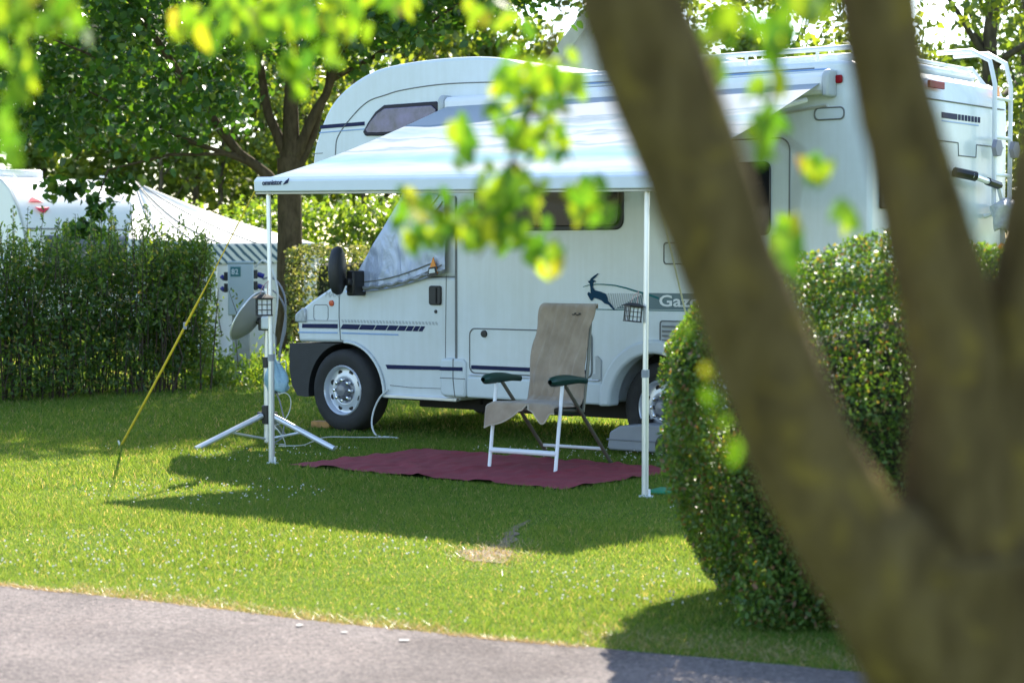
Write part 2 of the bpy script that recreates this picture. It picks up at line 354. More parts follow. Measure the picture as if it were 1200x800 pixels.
MATC = mat('burgundy_woven_sheet', (.25, .028, .042), .85, var=.22, scale=7, bump=.25, bscale=160)
TILE = mat('grey_roof_tiles', (.2, .15, .14), .85, var=.3, scale=10, bump=.3)
PAINTW = mat('worn_white_paint', (.42, .40, .38), .9, var=.35, scale=60)

# ------------------------------------------------------------------ setting: lawn, road, grass
gm = MB(); gm.box(-160, 160, -60, 260, -.3, 0)
props(gm.build('lawn', ground_mat()), 'mown campsite lawn', 'lawn', kind='structure')

EDGE = [(-30.0, 24.6), (-8.0, 11.45), (-3.6, 8.98), (-2.18, 8.16), (-1.37, 7.70), (-.65, 7.27), (0, 6.95), (.36, 6.79), (1.14, 6.42), (2.6, 5.74), (6, 4.3), (30, -6.0)]
rd = MB()
def edge_pt(x):
    for (a, b), (c, d) in zip(EDGE, EDGE[1:]):
        if a <= x <= c: return b + (d-b)*(x-a)/(c-a)
    return 0
top = []
for i in range(600):
    x = -30 + 60*i/599.
    w = .018*mnoise.noise(Vector((x*3.1, 4, 0))) + .012*mnoise.noise(Vector((x*11, 9, 0)))
    top.append((x, edge_pt(x) + w))
vs = [(x, y, .006) for x, y in top] + [(x - 1.6, y - 3.5, .006) for x, y in top]
n = len(top); rd.add(vs, [(i, i+n, i+1+n, i+1) for i in range(n-1)])
props(rd.build('road', road_mat(), normals=False), 'pinkish grey worn asphalt lane', 'road', kind='structure')
pm = MB()
for cx, cy, w, d in ((-.80, 7.22, .016, .012), (-.62, 7.08, .016, .008), (-.39, 6.93, .026, .010)):
    k = 11; pts = [(cx + w*math.cos(2*PI*i/k)*random.uniform(.7, 1.1), cy + d*2*math.sin(2*PI*i/k)*random.uniform(.6, 1.1), .011) for i in range(k)]
    pm.add(pts, [tuple(range(k))])
props(pm.build('road_paint', PAINTW, normals=False), 'worn flecks of white paint on the lane', 'paint', kind='structure')

def vn(x, y, s, o=0):
    """cheap smooth value noise, vectorised"""
    X = x*s + o*17.3; Y = y*s - o*9.1
    xi = np.floor(X); yi = np.floor(Y); fx = X-xi; fy = Y-yi
    fx = fx*fx*(3-2*fx); fy = fy*fy*(3-2*fy)
    h = lambda a, b: np.modf(np.abs(np.sin(a*127.1 + b*311.7 + o*7.7)*43758.5453))[0]
    return (h(xi, yi)*(1-fx) + h(xi+1, yi)*fx)*(1-fy) + (h(xi, yi+1)*(1-fx) + h(xi+1, yi+1)*fx)*fy
ex = np.array([p[0] for p in EDGE]); ey = np.array([p[1] for p in EDGE])
TH = .6577; VO = np.array([-1.392, 15.538]); VR = np.array([math.cos(TH), -math.sin(TH)]); VN = np.array([math.sin(TH), math.cos(TH)])
MATO = np.array([-1.50, 12.92])
def in_mat(x, y):
    a = (x-MATO[0])*VR[0] + (y-MATO[1])*VR[1]; b = (x-MATO[0])*VN[0] + (y-MATO[1])*VN[1]
    return (a > .0) & (a < 2.3) & (b > .0) & (b < 1.4)
def bare(x, y):
    # a worn streak of soil in front of the awning
    a = np.exp(-(((x+.10)/.13)**2 + ((y-9.05)/.22)**2)); t = np.clip((y-9.1)/1.1, 0, 1)
    b = np.exp(-(((x-(-.05+.16*t))/.07)**2))*((y > 9.0) & (y < 10.25))*.8
    return np.maximum(a, b*.9)
def scatter(n, y0, y1, x0f, x1f):
    y = rng.uniform(y0, y1, n); u = rng.uniform(0, 1, n); x = (x0f(y) + (x1f(y)-x0f(y))*u)
    return x, y
def blades(name, x, y, hgt, wid, m, lean=.55):
    n = len(x); a = rng.uniform(0, 2*PI, n); d = np.stack([np.cos(a), np.sin(a), np.zeros(n)], 1)
    h = hgt*rng.uniform(.45, 1.25, n); w = wid*rng.uniform(.7, 1.3, n)
    ln = rng.normal(size=(n, 2))*lean*h[:, None]
    c = np.stack([x, y, np.zeros(n)], 1); tip = c + np.stack([ln[:, 0], ln[:, 1], h], 1)
    return raw_mesh(name, np.stack([c - d*w[:, None], c + d*w[:, None], tip], 1).reshape(-1, 3), 3, m)
gx = []; gy = []; gh = []; gw = []
for y0, y1, dens, hh, ww, xr in ((6.0, 8.6, 17000, .024, .0015, None), (8.6, 11.5, 11500, .028, .0020, None), (11.5, 15, 6000, .034, .0032, None), (15, 20, 2200, .045, .0052, None), (20, 30, 700, .06, .010, None), (30, 44, 200, .10, .02, None)):
    f0 = lambda y: -.29*y-.3
    f1 = (lambda y: np.minimum(.19*y+.3, 2.4)) if y1 < 13 else (lambda y: .10*y) if y1 < 20 else (lambda y: .06*y)
    area = (y1-y0)*((f1(np.array([(y0+y1)/2.]))-f0(np.array([(y0+y1)/2.])))[0])
    n = int(dens*area); x, y = scatter(n, y0, y1, f0, f1)
    keep = (y > np.interp(x, ex, ey)+.03*vn(x, y, 4, 3)) & ~in_mat(x, y) & (rng.uniform(size=n) > bare(x, y)*.86)
    keep &= rng.uniform(size=n) < (.55 + .6*vn(x, y, 1.6, 1))
    x, y = x[keep], y[keep]; k = len(x)
    gx.append(x); gy.append(y); gh.append(hh*(.5+.62*vn(x, y, 1.1, 5))*np.where(vn(x, y, 5.3, 8) > .8, 1.45, 1)); gw.append(np.full(k, ww))
gx = np.concatenate(gx); gy = np.concatenate(gy); gh = np.concatenate(gh); gw = np.concatenate(gw)
props(blades('grass', gx, gy, gh, gw, GRASSM), 'short mown grass blades of the lawn', 'grass', kind='stuff')
# straw coloured fringe along the asphalt
n = 13000; x = rng.uniform(-3.2, 2.2, n); off = np.abs(rng.normal(size=n))*.032 + .0
off += (vn(x, x*0, 3, 4) > .55)*np.abs(rng.normal(size=n))*.10 + (x > .25)*np.abs(rng.normal(size=n))*.2
y = np.interp(x, ex, ey) + off - .03
props(blades('dry_verge', x, y, np.full(n, .017), np.full(n, .0022), STRAW, lean=1.2), 'straw coloured dry grass along the lane edge', 'dry grass', kind='stuff')
# clover heads
n = 2600; x, y = scatter(n, 6.6, 14, lambda y: -.28*y, lambda y: np.minimum(.16*y, 1.1))
k = (vn(x, y, .9, 2) > .48) & (y > np.interp(x, ex, ey)+.15) & ~in_mat(x, y); x, y = x[k], y[k]; n = len(x)
c = np.stack([x, y, rng.uniform(.02, .05, n)], 1)
fl = [leaf_verts(c, .011, .009, rng.normal(size=(n, 3)), rng.normal(size=(n, 3))) for _ in range(3)]
props(raw_mesh('clover_flowers', np.concatenate(fl), 6, PETAL), 'tiny white clover heads scattered over the lawn', 'flowers', kind='stuff')
be = MB(); pts = []
for i in range(40):
    w = 2*PI*i/40; k = 1 + .5*mnoise.noise(Vector((math.cos(w)*1.6, math.sin(w)*1.6, 3))) + .25*mnoise.noise(Vector((math.cos(w)*5, math.sin(w)*5, 9)))
    pts.append((-.12 + .13*k*math.cos(w), 9.02 + .20*k*math.sin(w), .004))
be.add(pts, [tuple(range(40))])
L = []; Rr = []
for i in range(24):
    t = i/23; x = -.08 + .16*t + .02*math.sin(t*7); y = 9.2 + 1.0*t; hw = .045*(1-t*.6) + .02*mnoise.noise(Vector((t*9, 2, 5)))
    L.append((x-hw, y, .0045)); Rr.append((x+hw+.015*mnoise.noise(Vector((t*11, 7, 1))), y, .0045))
be.add(L + Rr, [(i, i+24, i+25, i+1) for i in range(23)])
props(be.build('bare_earth', SOIL, normals=False), 'patch of dry bare earth worn into the lawn', 'soil', kind='structure')
n = 900; x = -.10 + rng.normal(size=n)*.10; y = 9.05 + rng.normal(size=n)*.2
props(blades('dead_grass', x, y, np.full(n, .02), np.full(n, .0028), STRAW, lean=1.1), 'dead straw coloured grass round the bare earth patch', 'dry grass', kind='stuff')

# ------------------------------------------------------------------ motorhome
MH = thing('motorhome', 'white coachbuilt motorhome with over-cab bunk, parked nose left under its awning', 'motorhome', (VO[0], VO[1], 0), -TH)
WB = 3.05; W = 2.17
def arc(cx, cz, r, a0, a1, n=14): return [(cx + r*math.cos(R(a0+(a1-a0)*i/n)), cz + r*math.sin(R(a0+(a1-a0)*i/n))) for i in range(n+1)]
def rrect(x0, x1, z0, z1, r, n=5):
    return arc(x1-r, z1-r, r, 0, 90, n) + arc(x0+r, z1-r, r, 90, 180, n) + arc(x0+r, z0+r, r, 180, 270, n) + arc(x1-r, z0+r, r, 270, 360, n)
def loop(poly, y, r=.005): return ([(p[0], y, p[1]) for p in poly], r)
alc = [(-.287, 2.16), (-.262, 2.30), (-.18, 2.48), (-.065, 2.642), (.12, 2.772), (.40, 2.878), (.75, 2.918), (1.18, 2.928), (1.52, 2.912), (1.74, 2.872), (1.95, 2.80), (2.15, 2.725)]
def smooth2(P, n=6):
    P = [(2*P[0][0]-P[1][0], 2*P[0][1]-P[1][1])] + list(P) + [(2*P[-1][0]-P[-2][0], 2*P[-1][1]-P[-2][1])]; out = []
    for i in range(1, len(P)-2):
        for k in range(n):
            t = k/n; out.append(tuple(.5*(2*P[i][c] + (P[i+1][c]-P[i-1][c])*t + (2*P[i-1][c]-5*P[i][c]+4*P[i+1][c]-P[i+2][c])*t*t + (3*P[i][c]-P[i-1][c]-3*P[i+1][c]+P[i+2][c])*t**3) for c in (0, 1)))
    return out + [P[-2]]
alc = smooth2(alc, 4)
body = [(1.215, .345), (1.215, 1.86), (.90, 1.90), (.45, 1.96), (0, 2.03), (-.24, 2.09)] + alc + [(4.46, 2.70), (4.58, 2.685), (4.67, 2.635), (4.715, 2.54), (4.72, 2.4), (4.72, .45), (4.70, .345)] + arc(WB, .345, .42, 0, 180, 18)
b = MB(); b.prism(body, 0, W); b.build('body', WHITE, MH, bevel=.03, seg=4, sharp=30)
cab = [(-.50, .715), (-.515, .90), (-.495, .965), (-.35, 1.055), (-.15, 1.155), (.03, 1.235), (.06, 1.25), (1.213, 1.25), (1.213, .30)] + arc(.03, .31, .41, -1, 92, 14)
b = MB(); b.prism(cab, .05, W-.05); b.build('cab', WHITE2, MH, bevel=.025, seg=3, sharp=30)
b = MB(); b.prism([(.08, 1.252), (.67, 1.90), (1.213, 1.93), (1.213, 1.252)], .08, W-.08); b.build('cab_roof', WHITE2, MH, bevel=.03, seg=3)
b = MB(); b.prism([(-.585, .70), (-.02, .712)] + arc(.03, .31, .405, 97, 186, 12) + [(-.40, .265), (-.50, .27), (-.565, .36), (-.59, .5)], .035, W-.035); b.build('front_bumper', BLACKP, MH, bevel=.03, seg=3)
b = MB(); b.box(-.42, 1.2, .32, W-.32, .26, .70); b.box(.55, 4.6, .35, W-.35, .21, .344); b.box(2.55, 3.55, .32, W-.32, .30, .80); b.box(1.35, 1.95, .5, 1.2, .19, .30); b.box(3.6, 4.3, .8, 1.6, .17, .30)
b.tube([(WB, .2, .33), (WB, W-.2, .33)], .05); b.build('chassis', DARK, MH)
# windscreen and side window insulation cover
def cov_bot(s): return (.045 + 1.04*s, 1.125 + .03*math.sin(s*PI*1.2)*(-1) + .145*s)
def cov_top(s): return (.68 + .40*s, 1.925)
def cover_pt(s, t, far=False):
    a = cov_bot(s); c = cov_top(s); t2 = t
    u = a[0] + (c[0]-a[0])*t2; z = a[1] + (c[1]-a[1])*t2
    w = .016*mnoise.noise(Vector((u*7, z*3, 2))) + .02*mnoise.noise(Vector((u*13+z*6, z*9, 7)))*(1-t)**2 + (.02 if t < .02 else 0)
    y = .035 - abs(w)*.8 - .006
    return (u, W-y if far else y, z)
b = MB(); b.grid(lambda s, t: cover_pt(s, t), 40, 34)
def cov_front(s, t):
    a = cover_pt(0, t); c = cover_pt(0, t, True); bul = .07*math.sin(PI*s)
    return (a[0]-bul*.8 + .012*mnoise.noise(Vector((s*9, t*7, 3))), a[1] + (c[1]-a[1])*s, a[2]+bul*.5)
b.grid(cov_front, 24, 34); b.grid(lambda s, t: cover_pt(s, t, True), 24, 24)
cv = b.build('windscreen_cover', THERM, MH, sharp=70)
# crumpled hem along the lower edge of the cover
b = MB()
pts = []; rr = []
for i in range(30):
    s = i/29.; p = cover_pt(s, .035); pts.append((p[0], p[1]-.008, p[2] + .008*math.sin(i*1.7))); rr.append(.012 + .008*abs(math.sin(i*1.3)))
b.tube(pts, rr, 6); b.build('hem', mat('grey_crumpled_foil', (.30, .31, .30), .35, metal=.3, var=.5, scale=20, bump=.4), cv)
for s0, s1, t0, t1 in ((.15, .88, .10, .16), (.52, .97, .035, .10), (.6, .93, .76, .98), (.72, .97, .70, .86)):
    b = MB(); b.tube([(lambda p: (p[0], p[1]-.003, p[2]))(cover_pt(s0+(s1-s0)*i/8, t0+(t1-t0)*(i/8)**1.5)) for i in range(9)], .006, 5); b.build('fold', SEAM, cv)
wd = MB(); wd.prism([(.925, 1.27), (1.03, 1.28), (.985, 1.405)], .004, .014); w1 = wd.build('warning_triangle', ORANGE, cv)
wd = MB(); wd.prism([(.93, 1.255), (1.03, 1.265), (1.015, 1.335), (.945, 1.325)], -.002, .003); w2 = wd.build('warning_tag', BLACK, cv)
wd = MB(); wd.prism([(.95, 1.28), (1.012, 1.287), (1.005, 1.318), (.955, 1.312)], -.006, -.003); wd.build('warning_patch', SIGNW, cv)
# mirror
b = MB()
b.lathe([(.004, -.06), (.07, -.052), (.115, -.03), (.125, 0), (.12, .035), (.10, .05), (.004, .052)], Matrix.Translation((.155, -.19, 1.30)) @ Matrix.Rotation(R(-68), 4, 'Z') @ Matrix.Diagonal((.85, 1, 1.55, 1)), 24)
mir = b.build('wing_mirror', BLACKP, MH, sharp=60)
b = MB(); b.box(.16, .24, -.14, .05, 1.18, 1.24); b.box(.17, .25, -.10, .055, 1.10, 1.30); b.build('mirror_arm', BLACK, mir, bevel=.015)
# seams, hatch, flap outlines on the near side
def seam(name, pts, y, r=.0045, m=SEAM, parent=MH, closed=False):
    q = MB(); q.tube([(p[0], y, p[1]) for p in pts], r, 6, closed=closed); return q.build(name, m, parent)
seam('door_seam', [(-.04, 1.17), (-.045, .93), (-.03, .74), (.05, .72)], .049)
seam('door_seam', [(.50, .395), (.70, .385), (1.06, .39), (1.07, .63), (1.08, 1.27)], .049, .003)
seam('cab_joint_seam', [(1.207, .35), (1.207, 1.93)], .02, .014)
b = MB(); b.box(.46, 1.2, .02, .06, .295, .325); b.build('sill_trim', ALU, MH, bevel=.006)
seam('alcove_seam', smooth2([(-.033, 2.10), (-.028, 2.27), (-.002, 2.373), (.126, 2.503), (.309, 2.629), (.50, 2.675), (.70, 2.707), (1.10, 2.728), (1.6, 2.715), (1.95, 2.69), (2.3, 2.665), (4.3, 2.655)]), -.001, .005)
seam('panel_seam', [(-.29, 2.245), (-.17, 2.245)], -.001, .003)
b = MB(); b.prism([(-.20, 2.44), (.285, 2.448), (.285, 2.478), (-.19, 2.47)], -.004, -.001); b.build('alcove_stripe', NAVY, MH)
b = MB(); b.prism([(-.21, 2.405), (.285, 2.415), (.285, 2.424), (-.205, 2.414)], -.004, -.001); b.build('alcove_stripe', LBLUE, MH)
# over-cab bunk window
win = [(.275, 2.395), (.30, 2.365), (.42, 2.36), (1.05, 2.355), (1.085, 2.40), (1.08, 2.56), (1.03, 2.60), (.50, 2.598), (.41, 2.55), (.33, 2.47)]
def grow(poly, k):
    cx = sum(p[0] for p in poly)/len(poly); cz = sum(p[1] for p in poly)/len(poly)
    return [(cx+(p[0]-cx)*(1+k), cz+(p[1]-cz)*(1+k*2.2)) for p in poly]
b = MB(); b.prism(win, -.016, .004); aw = b.build('bunk_window', mat('black_window_frame', (.012, .010, .025), .4, spec=.3), MH, bevel=.008)
b = MB(); b.prism(grow(win, -.10), -.026, -.017); b.build('pane', GLASSP, aw, bevel=.004)
# living area window
b = MB(); b.prism(rrect(1.40, 2.77, 1.60, 2.12, .07), -.014, .004); sw = b.build('side_window', BLACK, MH, bevel=.006)
b = MB(); b.prism(rrect(1.43, 2.74, 1.63, 2.09, .055), -.03, -.015); b.build('pane', GLASSD, sw, bevel=.006)
# lockers, vents
def hatch(name, x0, x1, z0, z1, r, m=WHITE, y=-.006):
    q = MB(); q.prism(rrect(x0, x1, z0, z1, r), y, .003); o = q.build(name, m, MH, bevel=.003)
    q = MB(); q.tube([(p[0], y+.001, p[1]) for p in rrect(x0-.004, x1+.004, z0-.004, z1+.004, r)], .0055, 6, closed=True); q.build('seal', SEAM, o); return o
lk = hatch('locker_hatch', 1.36, 2.49, .53, .86, .05)
b = MB(); b.lathe([(.001, -.022), (.026, -.02), (.028, -.006), (.001, -.005)], Matrix.Translation((1.50, 0, .826)), 16); b.build('latch', BLACK, lk)
b = MB(); b.prism([(1.375, .555), (2.47, .555), (2.47, .585), (1.375, .585)], -.012, -.008); b.build('stripe', NAVY, lk)
b = MB(); b.prism([(2.50, .515), (2.58, .515), (2.58, .66), (2.55, .69), (2.53, .69), (2.53, .56), (2.50, .56)], -.012, .002); b.build('corner_trim', GREYV, MH, bevel=.004)
hatch('fridge_vent', 4.31, 4.52, 2.315, 2.385, .03, PLASTIC_W)
vt = hatch('wall_vent', 3.09, 3.50, .72, .95, .02, GREYV)
b = MB()
for i in range(6): b.box(3.11, 3.48, -.02, -.007, .745+i*.033, .757+i*.033)
b.build('louvre', SEAM, vt)
hatch('wall_vent', 3.12, 3.42, 1.36, 1.50, .02, PLASTIC_W)
hd = hatch('entrance_door', 3.56, 4.115, .40, 2.20, .08)
b = MB(); b.box(4.0, 4.075, -.04, -.006, 1.42, 1.55); b.build('handle', BLACK, hd, bevel=.012)
b = MB(); b.prism(rrect(3.68, 3.98, 1.55, 2.05, .05), -.025, -.006); b.build('pane', GLASSD, hd, bevel=.006)
# wall skirt, step fairing
b = MB(); b.prism([(1.335, .335), (2.60, .335), (2.60, .50), (1.335, .50)], -.022, .05); b.build('side_skirt', PLASTIC_W, MH, bevel=.018, seg=3)
seam('skirt_trim', [(1.36, .512), (2.56, .512)], -.012, .006, ALU)
b = MB(); b.prism([(1.07, .365), (1.10, .335), (1.325, .335), (1.325, .60), (1.30, .63), (1.085, .63), (1.07, .60)], -.022, .06); b.build('step_fairing', PLASTIC_W, MH, bevel=.02, seg=3)
seam('fairing_seam', [(1.075, .478), (1.32, .478)], -.021, .004); seam('fairing_seam', [(1.222, .34), (1.205, .47), (1.205, .628)], -.021, .005)
b = MB(); b.prism([(1.075, .535), (1.30, .538), (1.30, .567), (1.075, .563)], -.026, -.0235); b.prism([(.475, .522), (1.068, .534), (1.068, .562), (.455, .556)], .046, .0485); b.build('lower_stripe', NAVY, MH)
# upper stripe, breaking up towards the rear
b = MB(); b2 = MB(); b3 = MB(); x = -.455; y0, y1 = .046, .0485
b.prism([(-.455, .828), (-.06, .832), (-.06, .868), (-.455, .862)], y0, y1); b2.prism([(-.50, .785), (-.06, .79), (-.06, .802), (-.50, .797)], y0, y1)
x = -.03; wdt = .19
while x < .80:
    b.prism([(x, .828), (x+wdt, .828), (x+wdt+.03, .868), (x+.03, .868)], y0, y1); b2.prism([(x+.02, .79), (min(x+wdt, .6)+.03, .79), (min(x+wdt, .6)+.02, .802), (x+.01, .802)], y0, y1) if x < .55 else None
    x += wdt+.011; wdt *= .80; wdt = max(wdt, .022)
x = -.02
while x < 1.0:
    b3.prism([(x+.012, .882), (x+.03, .882), (x+.018, .905), (x, .905)], y0, y1); x += .034
b3.prism([(-.455, .884), (-.06, .888), (-.06, .90), (-.455, .895)], y0, y1)
b.build('cab_stripe', NAVY, MH); b2.build('cab_stripe', LBLUE, MH); b3.build('cab_stripe', GREYV, MH)
# front corner: lamp, indicator, flap
b = MB(); b.prism([(-.525, .875), (-.40, .875), (-.405, .985), (-.44, .995), (-.50, .955), (-.525, .93)], .03, .35); b.build('headlamp', LENS, MH, bevel=.012)
b = MB(); b.lathe([(.001, -.012), (.024, -.01), (.026, .004), (.001, .005)], Matrix.Translation((-.125, .05, 1.035)), 16); b.build('side_repeater', ORED, MH)
seam('fuel_flap', rrect(-.325, -.165, .895, 1.02, .025), .049, .003, SEAM, MH, True)
b = MB(); b.prism(rrect(.915, 1.035, 1.035, 1.185, .02), .03, .055); hn = b.build('door_handle', BLACK, MH, bevel=.008)
b = MB(); b.box(.99, 1.0, .024, .03, 1.05, 1.17); b.build('handle_slot', DARK, hn)
b = MB(); b.lathe([(.001, -.008), (.014, -.006), (.015, .004), (.001, .005)], Matrix.Translation((.975, .05, .985)), 12); b.build('door_lock', BLACK, MH)

def text(body, size, M, mt, parent, name='lettering', sx=1.0, ext=.001, bold=.0, shear=0):
    cu = bpy.data.curves.new(name, 'FONT'); cu.body = body; cu.size = size; cu.extrude = ext; cu.offset = bold; cu.shear = shear; cu.resolution_u = 3
    o = bpy.data.objects.new(name, cu); COL.objects.link(o)
    dg = bpy.context.evaluated_depsgraph_get(); me = bpy.data.meshes.new_from_object(o.evaluated_get(dg))
    bpy.data.objects.remove(o); bpy.data.curves.remove(cu)
    me.transform(M @ Matrix.Diagonal((sx, 1, 1, 1))); me.materials.clear(); me.materials.append(mt)
    o = bpy.data.objects.new(name, me); COL.objects.link(o); o.parent = parent; return o
STAND = Matrix.Rotation(R(90), 4, 'X')                       # text in the x-z plane, facing -y
text('MAXI', .062, Matrix.Translation((-.20, .0475, 1.085)) @ STAND, GREYV, MH, 'model_lettering', 1.15, shear=.25)
# leaping antelope emblem, arc and name band
b = MB(); b.prism([(2.70, 1.034), (3.62, 1.034), (3.62, 1.15), (2.95, 1.15)], -.0035, -.001); b.build('graphic_band', BAND, MH)
b = MB()
for i in range(17): x = 2.66 + i*.019; b.prism([(x, 1.04), (x+.006, 1.04), (x+.004-.02, 1.145), (x-.022, 1.145)], -.0055, -.004)
b.build('graphic_hatching', GREYV, MH)
b = MB(); b.prism([(2.50, 1.024), (3.62, 1.024), (3.62, 1.030), (2.50, 1.030)], -.004, -.001); b.build('graphic_line', TEALG, MH)
AN = [(2.459, 1.23), (2.478, 1.234), (2.487, 1.25), (2.511, 1.266), (2.548, 1.287), (2.553, 1.283), (2.53, 1.262), (2.503, 1.240), (2.53, 1.231), (2.528, 1.226), (2.508, 1.222), (2.503, 1.188), (2.52, 1.165), (2.577, 1.154), (2.619, 1.139), (2.632, 1.112), (2.638, 1.089), (2.664, 1.067), (2.703, 1.025), (2.690, 1.023), (2.643, 1.062), (2.610, 1.070), (2.582, 1.092), (2.53, 1.108), (2.513, 1.110), (2.496, 1.088), (2.486, 1.092), (2.476, 1.106), (2.456, 1.136), (2.464, 1.152), (2.487, 1.142), (2.483, 1.188), (2.478, 1.212)]
b = MB(); b.prism(AN, -.009, -.006); b.build('antelope_emblem', TEAL, MH)
AR = [(2.416, 1.189), (2.464, 1.201), (2.53, 1.208), (2.596, 1.208), (2.698, 1.201), (2.791, 1.183), (2.883, 1.160), (2.965, 1.143), (3.074, 1.112)]
b = MB(); b.prism([(p[0], p[1]-.002-.005*i/8) for i, p in enumerate(AR)] + [(p[0], p[1]+.002+.006*i/8) for i, p in reversed(list(enumerate(AR)))], -.0055, -.004); b.build('graphic_arc', TEALG, MH)
text('Gazelle', .112, Matrix.Translation((3.075, -.008, 1.058)) @ STAND, mat('white_vinyl', (.72, .75, .76), .4), MH, 'name_lettering', 1.45, bold=.002)

# wheels
def wheel(cx, cy, r, mirror=False, dual=False):
    M = Matrix.Translation((cx, cy, r)); M = M @ Matrix.Rotation(PI, 4, 'Z') if mirror else M
    q = MB(); q.lathe([(r*.60, .0), (r*.66, -.012), (r*.80, -.022), (r*.93, -.012), (r*.985, .01), (r, .04), (r, .16), (r*.985, .19), (r*.93, .21), (r*.6, .2)], M, 48, close=False)
    t = q.build('tyre', TYRE, None, sharp=60)
    q = MB(); q.lathe([(r*.615, -.006), (r*.59, -.016), (r*.565, -.008), (r*.54, .03), (r*.47, .035), (r*.36, .018), (r*.30, .022), (r*.27, .05), (.001, .05)], M, 40, close=False); rim = q.build('rim', RIM, None, sharp=60)
    q = MB()
    for k in range(8):
        w = 2*PI*(k+.5)/8; c = Vector((r*.455*math.cos(w), .033, r*.455*math.sin(w)))
        q = MB(); q.lathe([(.001, -.004), (.022, -.003), (.022, .002)], M @ Matrix.Translation(c) , 12, close=False); q.build('vent_hole', DARK, rim)
    q = MB(); q.lathe([(.001, -.035), (.045, -.03), (.06, .0), (.062, .03), (.1, .04)], M, 24, close=False)
    hub = q.build('hub', HUBM, rim)
    q = MB()
    for k in range(8):
        w = 2*PI*k/8; c = Vector((.083*math.cos(w), .005, .083*math.sin(w)))
        q = MB(); q.lathe([(.001, -.03), (.013, -.026), (.015, .01)], M @ Matrix.Translation(c), 10, close=False); q.build('nut', CHROME, rim)
    root = t; root.name = 'wheel'; root.parent = MH; rim.parent = root
    # holes, hub and nuts stay on the wheel itself
    for o in list(rim.children): o.parent = root
    return root
wheel(0, .045, .333); wheel(0, W-.045, .333, True); wheel(WB, .085, .33); wheel(WB, W-.085, .33, True)
b = MB(); q = arc(WB, .345, .475, -2, 182, 22) + arc(WB, .345, .375, 182, -2, 22); b.prism([(p[0], p[1]) for p in q], -.045, .09); b.build('wheel_arch', PLASTIC_W, MH, bevel=.02, seg=3)
b = MB(); q = arc(.03, .31, .425, -2, 92, 14) + arc(.03, .31, .405, 92, -2, 14); b.prism(q, .03, .055); b.build('wheel_arch', WHITE2, MH, bevel=.006)
# lamps on the side and upper wall lines
b = MB(); b.box(4.45, 4.515, -.025, .002, 2.545, 2.60); b.build('marker_lamp', RED, MH, bevel=.015)
seam('wall_trim', [(1.9, 2.66), (4.40, 2.645)], -.001, .006, LBLUE); seam('wall_trim', [(1.9, 2.635), (4.36, 2.625)], -.001, .004, GREYV)
seam('door_gutter', [(3.45, 2.30), (4.40, 2.405)], -.01, .010, ALU)
# roof
b = MB(); 
for v in (.13, W-.13):
    b.tube([(2.55, v, 2.69), (2.62, v, 2.80), (4.50, v, 2.795), (4.60, v, 2.66)], .018, 8)
    for u in (3.1, 3.7, 4.25): b.tube([(u, v, 2.69), (u, v, 2.80)], .012, 6)
b.tube([(4.47, .13, 2.795), (4.47, W-.13, 2.795)], .014, 8); b.build('roof_rail', RAILW, MH)
b = MB(); b.box(2.05, 4.55, .16, W-.16, 2.69, 2.765); b.build('roof', WHITE, MH, bevel=.06, seg=4)
b = MB(); b.box(2.5, 3.2, .7, 1.4, 2.766, 2.86); b.build('roof_light', PLASTIC_W, MH, bevel=.04)
b = MB(); b.box(3.7, 4.25, .55, 1.6, 2.766, 2.81); b.build('roof_light', PLASTIC_W, MH, bevel=.03)
# rear wall
RE = 4.72
def rbox(name, v0, v1, z0, z1, m, d=.012, bevel=.004, parent=MH):
    q = MB(); q.box(RE+.001, RE+d, v0, v1, z0, z1); return q.build(name, m, parent, bevel=bevel)
rbox('brake_lamp', .82, 1.06, 2.565, 2.615, RED, .02)
rbox('marker_lamp', 1.90, 1.99, 2.58, 2.65, ORANGE, .02)
def rline(name, p, r=.005, m=SEAM): q = MB(); q.tube([(RE+.001, a, c) for a, c in p], r, 6); return q.build(name, m, MH)
rline('rear_seam', [(.06, 2.49), (2.11, 2.49)]); rline('rear_seam', [(.9, 2.21), (1.32, 2.21), (1.33, 2.12), (1.62, 2.12), (1.63, 2.21), (2.1, 2.21)]); rline('rear_seam', [(1.95, 2.48), (1.95, 2.68)], .004)
q = MB(); q.box(RE+.001, RE+.004, 1.05, 1.30, 2.37, 2.41); x = 1.32
while x < 1.70: q.box(RE+.001, RE+.004, x, x+.035, 2.37, 2.41); x += .055
q.build('rear_stripe', NAVY, MH)
q = MB(); q.box(RE+.001, RE+.004, 1.05, 1.66, 2.345, 2.355); q.build('rear_stripe', LBLUE, MH)
q = MB(); q.box(RE, RE+.02, .12, .80, 1.72, 2.22); rw = q.build('rear_window', BLACK, MH, bevel=.02, seg=3)
q = MB(); q.box(RE+.0205, RE+.03, .16, .76, 1.76, 2.18); q.build('pane', GLASSD, rw, bevel=.01)
q = MB()
for v in (1.76, 2.04): q.tube([(4.35, v, 2.90), (4.62, v, 2.90), (4.76, v, 2.82), (4.80, v, 2.65), (4.80, v, 1.72), (4.73, v, 1.70)], .018, 8)
ld = q.build('ladder', RAILW, MH)
for z in (2.55, 2.27, 2.0, 1.78): q = MB(); q.tube([(4.80, 1.76, z), (4.80, 2.04, z)], .013, 8); q.build('rung', RAILW, ld)
for v in (1.745, 2.055): q = MB(); q.lathe([(.001, -.02), (.065, -.016), (.07, .016), (.001, .02)], Matrix.Translation((4.83, v, 2.19)) @ Matrix.Rotation(R(90), 4, 'Z'), 6); q.build('ladder_pad', PADG, ld)
q = MB(); q.tube([(RE, 1.25, 1.985), (4.84, 1.30, 1.975), (4.84, 1.75, 1.92)], .022, 8); br = q.build('bike_rack', ALU, MH)
